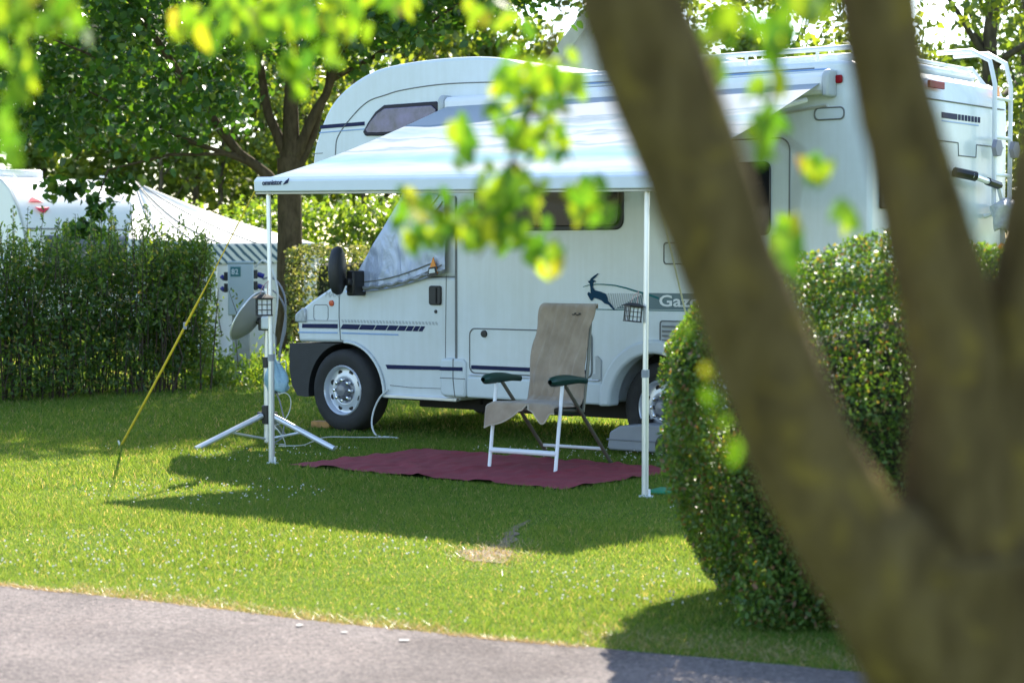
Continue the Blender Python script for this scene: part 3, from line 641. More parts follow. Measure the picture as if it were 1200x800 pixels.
q = MB(); q.tube([(4.84, 1.56, 1.943), (4.84, 1.76, 1.919)], .03, 8); q.build('grip', BLACK, br); q = MB(); q.tube([(4.75, 1.20, 2.0), (4.85, 1.34, 1.97)], .035, 8); q.build('grip', BLACK, br)
q = MB(); q.tube([(4.84, 1.75, 1.92), (4.86, 1.78, 1.80), (4.86, 1.80, .7)], .02, 8); q.build('upright', ALU, br)
q = MB()
def bagpt(s, t):
    a = 2*PI*s; k = .17 - .06*t + .012*math.sin(a*5+t*9); zz = 1.80 - .20*t + .012*math.sin(a*3)
    if t == 0: k = .02; zz = 1.83
    return (4.88 + k*.6*math.cos(a), 1.80 + k*math.sin(a), zz)
q.grid(bagpt, 30, 8); q.build('cover', COVERB, br, sharp=80, solid=.004)
rbox('tail_lamp', .10, .26, .75, 1.35, RED, .03); rbox('tail_lamp', 1.91, 2.07, .75, 1.35, RED, .03)
rbox('rear_bumper', .02, W-.02, .36, .62, PLASTIC_W, .08, .03)
q = MB(); q.tube(smooth3([(.50, .03, .36), (.44, .0, .30), (.41, -.04, .20), (.44, -.10, .09), (.54, -.16, .015), (.66, -.18, .010), (.80, -.20, .010)], 8), .0075, 6); q.build('drain_hose', CABLE, MH)

# ------------------------------------------------------------------ awning (frame: u, v of the motorhome)
AU, AV = 1.307, -2.087
apos = VO + AU*VR + AV*VN
AW = thing('awning', 'white wind-out awning with pale cyan waves, on two slim posts beside the motorhome', 'awning', (apos[0], apos[1], 0), -TH)
def A(u, v, z): return (u-AU, v-AV, z)
b = MB(); b.xprism([(-.11-AV, 2.50), (-.09-AV, 2.475), (-.003-AV, 2.475), (-.003-AV, 2.62), (-.08-AV, 2.62), (-.11-AV, 2.59)], 1.19-AU, 4.42-AU); b.build('case', RAILW, AW, bevel=.01)
b = MB(); b.xprism([(-.13-AV, 2.455), (-.001-AV, 2.455), (-.001-AV, 2.635), (-.10-AV, 2.635), (-.13-AV, 2.60)], 4.421-AU, 4.47-AU); b.build('end_cap', GREYV, AW, bevel=.015); b = MB(); b.xprism([(-.13-AV, 2.455), (-.001-AV, 2.455), (-.001-AV, 2.635), (-.10-AV, 2.635), (-.13-AV, 2.60)], 1.14-AU, 1.189-AU); b.build('end_cap', GREYV, AW, bevel=.015)
def rail_z(u): return 1.90 - (u-1.2)*.016
def fab(s, t):
    u = 1.215 + (4.40-1.215)*s; v = -.105 + (-2.045+.105)*t
    z = 2.545 + (rail_z(u)+.035-2.545)*t - .035*math.sin(PI*t)*(1 + .3*math.sin(s*PI)) + .004*math.sin(s*40+t*5)*math.sin(PI*t)
    return A(u, v, z)
b = MB(); b.grid(fab, 60, 40); b.build('fabric', AWN, AW, sharp=180, normals=False)
b = MB(); cs = [(-2.125-AV, -.055), (-2.13-AV, .02), (-2.10-AV, .045), (-2.035-AV, .045), (-2.03-AV, -.055)]
n0 = len(b.v)
for u in (1.19, 4.44):
    b.v += [(u-AU, y, rail_z(u)+z) for y, z in cs]
b.f += [(0, 1, 2, 3, 4), (9, 8, 7, 6, 5)] + [(i, (i+1) % 5, (i+1) % 5+5, i+5) for i in range(5)]
fr = b.build('front_rail', mat('rail_pale_blue_white', (.66, .72, .80), .35, var=.04), AW, bevel=.008)
b = MB(); b.box(1.20-AU, 4.43-AU, -2.12-AV, -2.04-AV, 0, .012, None)
b.v = [(x, y, z + rail_z(x+AU) - .071) for x, y, z in b.v]; b.build('rail_underside', mat('beige_rail_lip', (.5, .47, .38), .5), fr)
text('omnistor', .05, Matrix.Translation((1.275-AU, -2.132-AV, rail_z(1.3)-.012)) @ STAND, NAVY, fr, 'rail_lettering', 1.0, bold=.001)
b = MB(); b.prism([(1.47-AU, 1.885), (1.515-AU, 1.895), (1.53-AU, 1.93), (1.495-AU, 1.91)], -2.134-AV, -2.131-AV); b.build('rail_swoosh', NAVY, fr)
for u, nm in ((1.307, 0), (4.352, 1)):
    zt = rail_z(u)-.05
    b = MB(); b.tube([A(u + (.0 if nm else -.03), -2.075, zt), A(u, -2.087, .72)], .016, 10); b.tube([A(u, -2.087, .74), A(u, -2.087, .0)], .0205, 10)
    p = b.build('support_post', ALU, AW)
    b = MB(); b.tube([A(u, -2.087, .70), A(u, -2.087, .745)], .024, 10); b.build('post_collar', GREYP, p)
    b = MB(); b.box(u-AU-.03, u-AU+.045, -.025, .025, .0, .012); b.tube([A(u+.03, -2.087, 0), A(u+.03, -2.087, .05)], .007, 6); b.build('post_foot', ALUW, p)
for u0, u1, um in ((1.35, 1.6, 2.3), (4.30, 4.05, 3.4)):
    b = MB(); b.tube([A(u0, -.10, 2.44), A(um, -1.05, 2.09), A(u1, -2.03, rail_z(u1)-.03)], .018, 8); b.build('folding_arm', RAILW, AW)

def rope(name, pts, r, m, label, cat, group=None):
    b = MB(); b.tube(smooth3(pts, 5) if len(pts) < 20 else pts, r, 6); o = b.build(name, m); return props(o, label, cat, group)
def AWp(u, v, z): q = VO + u*VR + v*VN; return Vector((q[0], q[1], z))
top = AWp(1.20, -2.12, 1.86)
gp = Vector((-2.92, 14.38, 0.0)); pts = [top.lerp(gp, i/12) + Vector((0, 0, -.02*math.sin(PI*i/12))) for i in range(13)]
ys = thing('guy_strap', 'yellow webbing guy strap stretched from the awning corner down to the lawn', 'strap', gp)
b = MB(); b.tube([p-gp for p in pts], [.0045]*5 + [.009]*8, 6); b.build('webbing', YELLOW, ys)
b = MB(); pm_ = pts[6]-gp; b.box(pm_.x-.012, pm_.x+.012, pm_.y-.011, pm_.y+.011, pm_.z-.02, pm_.z+.03); b.build('buckle', GREYP, ys, bevel=.004)
b = MB(); b.tube([(-.02, 0, .04), (.03, 0, -.12)], .008, 6); b.build('peg', ALU, ys)
t2 = AWp(4.43, -2.1, 1.80); g2 = Vector((1.36, 12.35, 0))
rope('guy_rope', [t2.lerp(g2, i/10) for i in range(11)], .006, ROPE, 'cream guy rope slanting from the right awning corner down behind the clipped hedge', 'rope')

# ------------------------------------------------------------------ satellite dish on tripod
SD = thing('satellite_dish', 'grey satellite dish clamped to a silver three-legged tripod mast behind the left awning post', 'satellite dish', (-1.83, 14.42, 0))
b = MB(); b.tube([(0, 0, .02), (0, 0, .62)], .026, 12); b.tube([(0, 0, .60), (0, 0, 1.17)], .020, 12); b.build('mast', ALU, SD)
b = MB(); b.tube([(0, 0, .16), (0, 0, .30)], .042, 10); b.box(-.075, .075, -.03, .03, .19, .25); b.build('collar', BLACK, SD, bevel=.008)
b = MB(); b.tube([(0, 0, .58), (0, 0, .66)], .034, 10); b.tube([(.0, 0, .62), (.06, -.02, .62)], .012, 6); b.build('clamp', BLACK, SD)
for fx, fy in ((-.47, -.42), (.54, -.42), (.05, .62)):
    d = Vector((fx, fy, 0)).normalized()
    b = MB(); b.tube([d*.05 + Vector((0, 0, .225)), Vector((fx, fy, .012))], .021, 10); lg = b.build('leg', ALU, SD)
    b = MB(); m_ = d*.05*.5 + Vector((fx*.5, fy*.5, .118)); b.tube([Vector((0, 0, .045)), m_], .010, 6); b.build('brace', ALU, lg)
dn = Vector((-.80, .22, .50)).normalized(); dc = Vector((-.135, .0, .565+.40))
Mx = Matrix.Translation(dc) @ dn.to_track_quat('Y', 'Z').to_matrix().to_4x4()
b = MB(); prof = [(.001, -.075), (.07, -.07), (.14, -.045), (.18, -.020), (.205, .0), (.213, .004), (.213, .012), (.202, .010), (.178, -.008), (.14, -.035), (.07, -.06), (.001, -.065)]
b.lathe(prof, Mx, 40, close=False); ds = b.build('dish', GREYD, SD, sharp=50)
b = MB(); b.tube([Mx @ Vector((.209*math.cos(2*PI*i/40), .008, .209*math.sin(2*PI*i/40))) for i in range(40)], .007, 6, closed=True); b.build('rim', ALU, ds)
b = MB(); b.tube([Mx @ Vector((0, -.07, -.0)), Vector((0, 0, .90))], .02, 8); b.box(-.06, .03, -.05, .03, .86, .95); b.build('bracket', BLACK, SD, bevel=.01)
b = MB(); b.box(-.035, .035, -.09, -.03, .87, .965); b.build('receiver', PLASTIC_W, SD, bevel=.012)
b = MB(); b.tube([(.03, -.02, .91), (.07, -.03, .80), (.06, 0, .65), (.05, -.02, .45), (.10, -.05, .33), (.14, -.08, .18), (.12, -.1, .06), (.05, -.1, .02)], .006, 6); b.build('cable', DCABLE, SD)
pts = []
for i in range(90):
    t = i/89.; a = t*2*PI*3.3
    pts.append((-1.83 + .04 + .10*math.sin(t*PI) + .09*math.cos(a)*t, 14.34 + .07*math.sin(a)*t - .05*t, max(.015, .86 - .92*t + .05*math.sin(a*1.2))))
rope('coax_cable', pts, .004, CABLE, 'white aerial cable looping loosely down the tripod mast to the grass', 'cable')
rope('ground_cable', [(-1.70, 14.05, .03), (-1.55, 14.2, .02), (-1.5, 14.5, .02), (-1.42, 14.75, .03), (-1.2, 14.80, .025), (-.95, 14.85, .02)], .0045, CABLE, 'white cable lying slack on shaded grass between tripod and front wheel', 'cable')

# plastic bag on the mast
b = MB()
def pbag(s, t):
    a = 2*PI*s; k = (.012 + .068*math.sin(min(1, t*1.15)*PI*.62)**1.3)*(1+.25*math.sin(a*3+t*6)+.14*math.sin(a*7+t*9)); 
    if t > .97: k *= .5
    return (.02 + .05*t + k*math.cos(a), k*.8*math.sin(a), -.26*t + .01*math.sin(a*2))
b.grid(pbag, 36, 14); o = b.build('plastic_bag', BAG, sharp=80, solid=.002); o.location = (-1.80, 14.36, .66); props(o, 'crumpled pale blue plastic bag hanging on the tripod mast', 'bag')

# ------------------------------------------------------------------ lanterns on the awning posts
def lantern(loc, rot, label, sc):
    t = thing('lantern', label, 'lantern', loc, 0, 'small black framed lanterns on the awning posts'); t.rotation_euler = rot; t.scale = (sc, sc, sc)
    w = .056; b = MB()
    for sx in (-1, 1):
        for sy in (-1, 1): b.box(sx*w-.005, sx*w+.005, sy*w-.005, sy*w+.005, -.075, .055)
    for z in (-.078, .05): b.box(-w-.008, w+.008, -w-.008, w+.008, z, z+.012)
    for z in (-.03, .012):
        for s in (-1, 1): b.box(-w, w, s*w-.003, s*w+.003, z-.0025, z+.0025); b.box(s*w-.003, s*w+.003, -w, w, z-.0025, z+.0025)
    for q in (-.02, .02):
        for s in (-1, 1): b.box(q-.0025, q+.0025, s*w-.003, s*w+.003, -.07, .05); b.box(s*w-.003, s*w+.003, q-.0025, q+.0025, -.07, .05)
    b.build('frame', BLACK, t)
    b = MB(); b.box(-w+.006, w-.006, -w+.006, w-.006, -.066, .049); b.build('panes', PANE, t)
    b = MB(); b.add([(-.085, -.085, .062), (.085, -.085, .062), (.085, .085, .062), (-.085, .085, .062), (-.03, -.03, .09), (.03, -.03, .09), (.03, .03, .09), (-.03, .03, .09)], [(3, 2, 1, 0), (4, 5, 6, 7), (0, 1, 5, 4), (1, 2, 6, 5), (2, 3, 7, 6), (3, 0, 4, 7)]); b.build('cap', DARK, t, bevel=.003)
    b = MB(); b.tube([(-.03, 0, .088), (-.01, 0, .15), (.03, 0, .19)], .003, 5); b.tube([(.03, 0, .088), (.03, 0, .14), (.035, 0, .20)], .003, 5); b.build('hanger', mat('pink_cord', (.5, .3, .28), .8), t); return t
pl = AWp(1.307, -2.087, 0); pr = AWp(4.352, -2.087, 0)
lantern((pl.x-.035, pl.y-.095, 1.075), (0, 0, R(12)), 'small black lantern with white panes hung on the left awning post by the dish', .86)
lantern((pr.x-.075, pr.y-.03, 1.075), (0, R(6), R(20)), 'small black lantern with white panes hung on the right awning post by the hedge', .66)

# ------------------------------------------------------------------ ground sheet, chair, towel, tank, block
b = MB()
def msheet(s, t):
    wv = .018*mnoise.noise(Vector((s*5, t*7, 1))); wv2 = .012*mnoise.noise(Vector((s*3, t*4, 8)))
    p = MATO + (s*2.3 + wv2)*VR + (t*1.4 + wv)*VN
    z = .014 + .028*max(0, mnoise.noise(Vector((s*9+t*5, t*4, 4)))) + .010*mnoise.noise(Vector((s*26+t*6, t*9, 2)))
    for f_ in (.25, .5, .75): z += .007*math.exp(-((s-f_+.006*math.sin(t*9))/.011)**2)
    z += .006*math.exp(-((t-.5+.01*math.sin(s*11))/.02)**2)
    return (p[0], p[1], max(z, .006))
b.grid(msheet, 150, 70); o = b.build('ground_sheet', MATC, sharp=180); props(o, 'burgundy red woven ground sheet spread on the grass under the awning', 'ground sheet')
CH = thing('camping_chair', 'folding high-back camping chair with green armrests, standing on the burgundy ground sheet', 'chair', (.065, 12.60, .014), R(-34))
for s in (-1, 1):
    b = MB(); b.tube([(s*.26, 0, 0), (s*.26, .085, .57)], .0125, 10); b.build('front_leg', ALUW, CH)
    b = MB(); b.tube([(s*.245, .13, .56), (s*.245, .72, 0)], .0125, 10); b.build('rear_leg', GUNM, CH)
    ar = MB()
    def apt(i, k, s=s):
        y = -.07 + .44*i; w = .032*(1-.25*i) if i < .97 else .018; h = .030*math.sin(min(1, .18+i*1.1)*PI*.8)**.7*(1-.55*i) + .010
        if i == 0: w *= .5; h *= .5
        a = 2*PI*k; return (s*.262 + w*math.cos(a), y, .585 - .012*i + .012*math.sin(PI*i) + h*math.sin(a)*(1 if math.sin(a) > 0 else 1.15))
    ar.grid(lambda k, i: apt(i, k), 14, 16); ar.build('armrest', GREEN, CH, sharp=60)
b = MB(); b.tube([(-.26, .016, .115), (.26, .016, .115)], .018, 10); b.build('front_crossbar', ALUW, CH)
b = MB(); b.tube([(-.245, .62, .10), (.245, .62, .10)], .011, 8); b.build('rear_crossbar', ALUW, CH)
b = MB()
for s in (-1, 1): b.tube([(s*.215, -.0, .40), (s*.22, .20, .385), (s*.22, .41, .37)], .011, 8)
b.tube([(-.215, 0, .40), (.215, 0, .40)], .011, 8); b.build('seat_frame', GUNM, CH)
b = MB()
for s in (-1, 1): b.tube([(s*.22, .40, .36), (s*.215, .48, .72), (s*.185, .555, 1.03)], .012, 8)
b.tube([(-.185, .555, 1.03), (.185, .555, 1.03)], .012, 8); b.build('back_frame', GUNM, CH)
b = MB(); b.grid(lambda s, t: ((s-.5)*.42, .0+.41*t, .402-.03*t - .012*math.sin(PI*t)), 10, 8); b.build('seat', GREEN, CH, solid=.03, bevel=.01)
b = MB(); b.grid(lambda s, t: ((s-.5)*.37, .41+.145*t, .38+.66*t), 10, 10); b.build('backrest', GREEN, CH, solid=.035, bevel=.012)
# towel: follows the back, seat and front edge of the chair
TW = thing('towel', 'beige terry towel draped over the back and seat of the camping chair', 'towel', (.065, 12.60, .014), R(-34))
path = [(.592, 1.045), (.587, 1.062), (.577, 1.071), (.562, 1.075), (.528, 1.055), (.512, .975), (.487, .865), (.462, .755), (.437, .645), (.415, .54), (.392, .45), (.355, .425), (.27, .422), (.16, .425), (.05, .432), (-.005, .43)]
cum = [0]
for a_, c_ in zip(path, path[1:]): cum.append(cum[-1] + math.hypot(c_[0]-a_[0], c_[1]-a_[1]))
def along(d):
    d = max(0, min(d, cum[-1]))
    for i in range(len(cum)-1):
        if d <= cum[i+1]:
            k = (d-cum[i])/(cum[i+1]-cum[i]); return (path[i][0] + (path[i+1][0]-path[i][0])*k, path[i][1] + (path[i+1][1]-path[i][1])*k)
    return path[-1]
def towel(s, t):
    x = (s-.5)
    drop = .145*(1 - max(0, min(1, (s-.05)/.52))**2) if s < .6 else .03 + .09*math.exp(-((s-.80)/.11)**2)
    tot = cum[-1] + drop; d = tot*t
    if d <= cum[-1]: y, z = along(d)
    else: y = -.012 - .012*(d-cum[-1])/.15 ; z = .425 - (d-cum[-1])
    hh = d/cum[-1]
    wid = .405 + .03*math.sin(min(1, d/.22)*PI) - .015*math.exp(-((d-.26)/.06)**2) + (.06*max(0, min(1, (d-.26)/.5))) + .05*max(0, (d-cum[11]))/.35
    xx = x*wid + .012*math.sin(d*9+1)*(abs(x)*2)**2 + (-.012*math.sin(d*6) if x < 0 else .012*math.sin(d*6.5))
    fold = .016*mnoise.noise(Vector((x*7, d*3.5, 5))) + .018*abs(mnoise.noise(Vector((x*9+d*5, d*2.4, 11))))
    if abs(x) > .42: y += .012*(abs(x)-.42)/.08 if d < cum[10] else 0; z -= .02*(abs(x)-.42)/.08 if d >= cum[10] else 0
    return (xx, y - abs(fold)*(1.2 if d < cum[12] else .3), z + (.004 if d > cum[10] else 0))
b = MB(); b.grid(towel, 44, 90); cl_ = b.build('cloth', TERRY, TW, sharp=180, solid=.008)
b = MB(); b.tube([towel(i/60., 1.0) for i in range(61)], .006, 6); b.build('hem', mat('pale_towel_hem', (.5, .43, .34), .9), TW)
b = MB()
for i, (dx, dz, w_) in enumerate(((0, 0, .013), (.018, .004, .008), (.032, -.003, .012), (.05, .003, .010))): b.box(.075+dx, .075+dx+w_, .494, .506, 1.0+dz, 1.008+dz+.004*(i % 2))
b.build('embroidery', BLACK, TW)
# waste water carrier
TK = thing('waste_water_carrier', 'low grey plastic wheeled waste-water tank on the grass by the rear wheel', 'tank', (.69, 13.78, 0), R(-34))
b = MB(); b.prism([(.0, .05), (.02, .16), (.10, .205), (.28, .225), (.62, .225), (.70, .20), (.72, .05), (.70, .03), (.02, .03)], -.02, .36); tk = b.build('body', GREYP, TK, bevel=.03, seg=3)
b = MB(); b.box(-.004, .725, -.024, .364, .10, .112); b.build('mould_line', mat('grey_plastic_joint', (.18, .19, .21), .5), TK, bevel=.003)
for y in (-.045, .385): b = MB(); b.lathe([(.001, -.02), (.06, -.022), (.085, -.012), (.085, .012), (.001, .018)], Matrix.Translation((.50, y, .086)), 20); b.build('wheel', BLACK, TK)
b = MB(); b.lathe([(.05, -.014), (.055, .014)], Matrix.Translation((.22, .16, .236)) @ Matrix.Rotation(R(90), 4, 'X'), 16); b.build('filler_cap', BLACK, TK)
b = MB(); b.box(-.09, .09, -.055, .055, 0, .055); o = b.build('wood_block', WOODB, bevel=.006); o.location = (-1.56, 15.95, 0); o.rotation_euler = (0, 0, -TH+.2); props(o, 'short raw timber block wedged in front of the front wheel', 'wood block')
b = MB(); b.prism([(-.11, 0), (.11, 0), (.10, .025), (-.10, .025)], -.1, .1); o = b.build('shallow_tray', GREENF, bevel=.01); o.location = (.93, 11.42, 0); o.rotation_euler = (0, 0, -.5); props(o, 'flat green plastic tray on the grass between right awning post and hedge', 'tray')
b = MB(); b.lathe([(.001, 0), (.09, 0), (.13, .10), (.135, .105), (.125, .105), (.085, .015), (.001, .015)], Matrix.Rotation(R(90), 4, 'X'), 24, close=False); o = b.build('plastic_bowl', REDOBJ); o.location = (.78, 17.6, .0); props(o, 'small red plastic bowl on sunlit grass beyond the motorhome', 'bowl')

# ------------------------------------------------------------------ power pedestal
PD = thing('power_pedestal', 'pale grey-green electric hook-up pedestal on a concrete post beside the left hedge', 'hook-up post', (-3.08, 21.95, 0), R(8))
b = MB(); b.box(-.10, .10, -.06, .08, 0, .80); b.build('post', PEDP, PD, bevel=.012)
b = MB(); b.box(-.145, .145, -.11, .11, .76, 1.345); cb = b.build('cabinet', PEDC, PD, bevel=.015)
b = MB(); b.box(-.15, .15, -.115, .115, 1.346, 1.375); b.build('lid', PEDC, cb, bevel=.01)
b = MB(); b.box(-.115, .0, -.116, -.1105, 1.20, 1.31); sg = b.build('number_plate', SIGN, PD, bevel=.002)
text('82', .085, Matrix.Translation((-.106, -.118, 1.226)) @ STAND, SIGNW, sg, 'number', .95)
for sx, z in ((1, 1.225), (1, 1.095), (-1, 1.20), (-1, 1.07)):
    b = MB(); b.box(min(sx*.146, sx*.19), max(sx*.146, sx*.19), -.05, .05, z-.05, z+.05); sk = b.build('socket', BLACK, PD, bevel=.008)
    b = MB(); b.tube([(sx*.19, 0, z), (sx*(.26 if sx > 0 else .215), -.01, z-.025)], .030, 10); b.build('plug', BLUEP, sk)
for z, dz, m, lb in ((1.215, .10, CABLE, 'pale cable arching from the top right of the hook-up pedestal'), (1.20, .0, DCABLE, 'grey cable bending down from the upper blue plug of the pedestal'), (1.07, -.02, DCABLE, 'grey cable bending down from the lower blue plug of the pedestal')):
    x0 = -2.83 if m == DCABLE else -2.92; z0 = z-.03 if m == DCABLE else 1.30
    pts = [(x0, 21.95, z0), (x0+.10, 21.92, z0+.02+dz*.6), (x0+.2, 21.85, z0-.06+dz*.5), (x0+.27, 21.8, z0-.22), (x0+.27, 21.78, z0-.45), (x0+.22, 21.7, .35), (x0+.25, 21.5, .02), (x0+.6, 20.9, .015)]
    rope('hookup_cable', pts, .011, m, lb, 'cable', 'cables at the hook-up pedestal')

# ------------------------------------------------------------------ hedges
def hedge_shell(cx, hw, hgt, n, L, Wd, mt, parent, rnd=.35, thick=.12, name='foliage', top_bias=.3, dome=None, sprig=0):
    """cx(t) -> centre line point (t in 0..1), hw half width, rounded box section; leaves on and just inside its skin"""
    t = rng.uniform(-.0, 1, n)
    P0 = np.array([cx(0), cx(1)]); D = P0[1]-P0[0]; Ln = np.linalg.norm(D); D = D/Ln; Q = np.array([-D[1], D[0]])
    a = rng.uniform(0, 1, n); per = np.array([hgt, 2*hw, hgt]); per = per/per.sum()
    end = rng.uniform(size=n) < (2*2*hw*hgt)/((2*2*hw*hgt) + Ln*(2*hgt+2*hw))
    y = np.where(a < per[0], -hw, np.where(a < per[0]+per[1], rng.uniform(-hw, hw, n), hw))
    z = np.where((a < per[0]) | (a > per[0]+per[1]), rng.uniform(.0, hgt, n), hgt)
    ye = rng.uniform(-hw, hw, n); ze = rng.uniform(0, hgt, n)
    s = t*Ln; s = np.where(end, np.where(rng.uniform(size=n) < .5, 0, Ln), s); y = np.where(end, ye, y); z = np.where(end, ze, z)
    return s, y, z, D, Q, P0[0], Ln
def make_hedge(root, p0, p1, hw, hgt, n, L, Wd, mt, thick=.1, lump=.07, rnd=.25, zfun=None, core=True, hexa=True, under=0, low=0.0, rnd_top=0):
    p0 = np.array(p0); p1 = np.array(p1)
    s, y, z, D, Q, o, Ln = hedge_shell(lambda t: p0 if t == 0 else p1, hw, hgt, n, L, Wd, mt, root)
    hz = np.full(n, hgt) if zfun is None else zfun(s, y)
    z = z/hgt*hz
    # round the edges (superellipse pull-in)
    def pull(s, y, z, hz):
        r = rnd_top or rnd; ys = np.abs(y)-(hw-r); zs = z-(hz-r); k = (ys > 0) & (zs > 0); d = np.hypot(ys, zs); f = np.where(k & (d > r), r/np.maximum(d, 1e-6), 1)
        y2 = np.where(k, np.sign(y)*((hw-r)+ys*f), y); z2 = np.where(k, (hz-r)+zs*f, z)
        r = rnd; ss = np.abs(s-Ln/2)-(Ln/2-r); zs = z2-(hz-r); k = (ss > 0) & (zs > 0); d = np.hypot(ss, zs); f = np.where(k & (d > r), r/np.maximum(d, 1e-6), 1)
        s2 = np.where(k, Ln/2+np.sign(s-Ln/2)*((Ln/2-r)+ss*f), s); z2 = np.where(k, (hz-r)+zs*f, z2)
        ss = np.abs(s2-Ln/2)-(Ln/2-r); ys = np.abs(y2)-(hw-r); k = (ss > 0) & (ys > 0); d = np.hypot(ss, ys); f = np.where(k & (d > r), r/np.maximum(d, 1e-6), 1)
        s2 = np.where(k, Ln/2+np.sign(s2-Ln/2)*((Ln/2-r)+ss*f), s2); y2 = np.where(k, np.sign(y2)*((hw-r)+ys*f), y2)
        return s2, y2, z2
    s, y, z = pull(s, y, z, hz)
    if under:
        k = np.clip(1-z/.55, 0, 1)**1.4*under; s = Ln/2 + (s-Ln/2)*(1-k/(Ln/2)); y = y*(1-k/hw*.55)
    dep = np.abs(rng.normal(size=n))*thick
    lm = (vn(s+3, z+y*1.7, 2.3, 1)-.5)*2*lump + (vn(s+3, z-y*1.3, 6.5, 2)-.5)*lump
    cs, cyy, cz = Ln/2, 0, hgt*.45
    v = np.stack([(s-cs)/Ln*2*hw, y, z-cz], 1); vl = unit(v)
    off = (lm - dep)[:, None]*vl
    s2 = s+off[:, 0]; y2 = y+off[:, 1]; z2 = np.maximum(z+off[:, 2], low+.01)
    c = np.stack([o[0]+D[0]*s2+Q[0]*y2, o[1]+D[1]*s2+Q[1]*y2, z2], 1) - np.array(root.location)
    leaf_cloud('foliage', c, L, Wd, mt, root, down=-.1, flat=.35, hexa=hexa)
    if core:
        b = MB(); nn, mm = 40, 22  # opaque core, the hedge's inner shade put into its dark colour
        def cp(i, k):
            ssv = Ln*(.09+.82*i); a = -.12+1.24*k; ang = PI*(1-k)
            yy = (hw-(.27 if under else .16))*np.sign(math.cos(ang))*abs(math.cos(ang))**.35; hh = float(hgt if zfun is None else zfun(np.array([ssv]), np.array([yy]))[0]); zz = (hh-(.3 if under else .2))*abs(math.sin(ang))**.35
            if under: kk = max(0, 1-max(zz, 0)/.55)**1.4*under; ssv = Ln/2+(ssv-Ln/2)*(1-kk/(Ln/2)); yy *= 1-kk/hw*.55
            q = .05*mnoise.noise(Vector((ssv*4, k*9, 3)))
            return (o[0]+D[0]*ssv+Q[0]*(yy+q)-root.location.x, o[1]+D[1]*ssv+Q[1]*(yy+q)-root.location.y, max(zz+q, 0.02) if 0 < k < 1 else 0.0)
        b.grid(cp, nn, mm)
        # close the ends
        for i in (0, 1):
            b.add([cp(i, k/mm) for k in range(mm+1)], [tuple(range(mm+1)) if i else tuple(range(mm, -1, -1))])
        b.build('shade_core', HCORE, root, sharp=180)
    return o, D, Q, Ln

HR = thing('clipped_hedge', 'tall clipped green hedge with reddish flecks, along the lane at right', 'hedge', (1.55, 7.4, 0))
def hzr(s, y): return 1.16 + .27*np.clip((s-.05)/.75, 0, 1)**.8
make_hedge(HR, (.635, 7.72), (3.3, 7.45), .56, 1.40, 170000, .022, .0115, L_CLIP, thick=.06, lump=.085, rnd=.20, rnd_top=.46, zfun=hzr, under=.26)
b = MB()
for i in range(70):
    x0 = rng.uniform(1.15, 3.0); y0 = 7.65 + rng.normal()*.10; h = rng.uniform(.25, .6); dx = -.08 if x0 < 1.3 else rng.normal()*.05
    b.tube([(x0-1.55, y0-7.4, 0), (x0-1.55+dx*.5, y0-7.4, h*.5), (x0-1.55+dx+rng.normal()*.04, y0-7.4+rng.normal()*.04, h)], [.008, .006, .003], 5)
b.build('stems', TWIG, HR)
n = 7500; x = rng.uniform(.84, 2.6, n); c = np.stack([x, 7.10 + np.abs(rng.normal(size=n))*.12, np.abs(rng.normal(size=n))*.13 + .02], 1)
leaf_cloud('foot_foliage', c - np.array(HR.location), .025, .014, L_CLIP, HR)
c = []
for i in range(60):
    q = np.array([rng.uniform(.72, .95), rng.uniform(7.2, 8.2), rng.uniform(.12, .5)])
    for k in range(12): c.append(q + np.array([rng.normal()*.03 - k*.002, rng.normal()*.03, k*.010 + rng.normal()*.015]))


HL = thing('loose_hedge', 'unclipped dark green hedge with leafy shoots, in front of the caravan at left', 'hedge', (-4.9, 19.3, 0))
def hzl(s, y): return 1.42 + .34*(vn(s, s*0, 1.3, 3)-.5) + .16*(vn(s, y, 4, 4)-.5)
make_hedge(HL, (-7.2, 17.1), (-3.45, 20.75), .45, 1.55, 46000, .060, .026, L_LOOSE, thick=.30, lump=.30, rnd=.22, zfun=hzl, core=False)
c = []; c2 = []; tw = MB()
for i in range(420):                                             # upright shoots above the top and along the near face
    s = rng.uniform(0, 1); q = np.array([-7.2+3.75*s, 17.1+3.65*s, 0]) + np.array([-.70, .72, 0])*rng.uniform(-.5, .45)
    h0 = rng.uniform(1.05, 1.42) if i < 300 else rng.uniform(.3, 1.2); h1 = h0 + (rng.uniform(.12, .48) + (.22*rng.uniform() if s > .55 else 0))*(1 if i < 300 else .6); lean = rng.normal(size=2)*.06
    if i >= 300: q[:2] += np.array([.70, -.72])*.55 if rng.uniform() < .7 else np.array([.72, .70])*.0
    n = int((h1-h0)*55)
    tw.tube([(q[0]+4.9, q[1]-19.3, h0-.2), (q[0]+lean[0]+4.9, q[1]+lean[1]-19.3, h1)], [.005, .002], 4)
    for k in range(n):
        t = k/max(n-1, 1); c.append((q[0]+lean[0]*t + rng.normal()*.022, q[1]+lean[1]*t + rng.normal()*.022, h0+(h1-h0)*t))
c = np.array(c); kk = rng.uniform(size=len(c)) < .45
leaf_cloud('shoots', c[~kk] - np.array(HL.location), .06, .022, L_LOOSE, HL, down=-.8, flat=.2); leaf_cloud('shoots', c[kk] - np.array(HL.location), .06, .024, L_SHRUB, HL, down=-.8, flat=.2)  # sunlit fringe put into the brighter leaf colour of some shoots
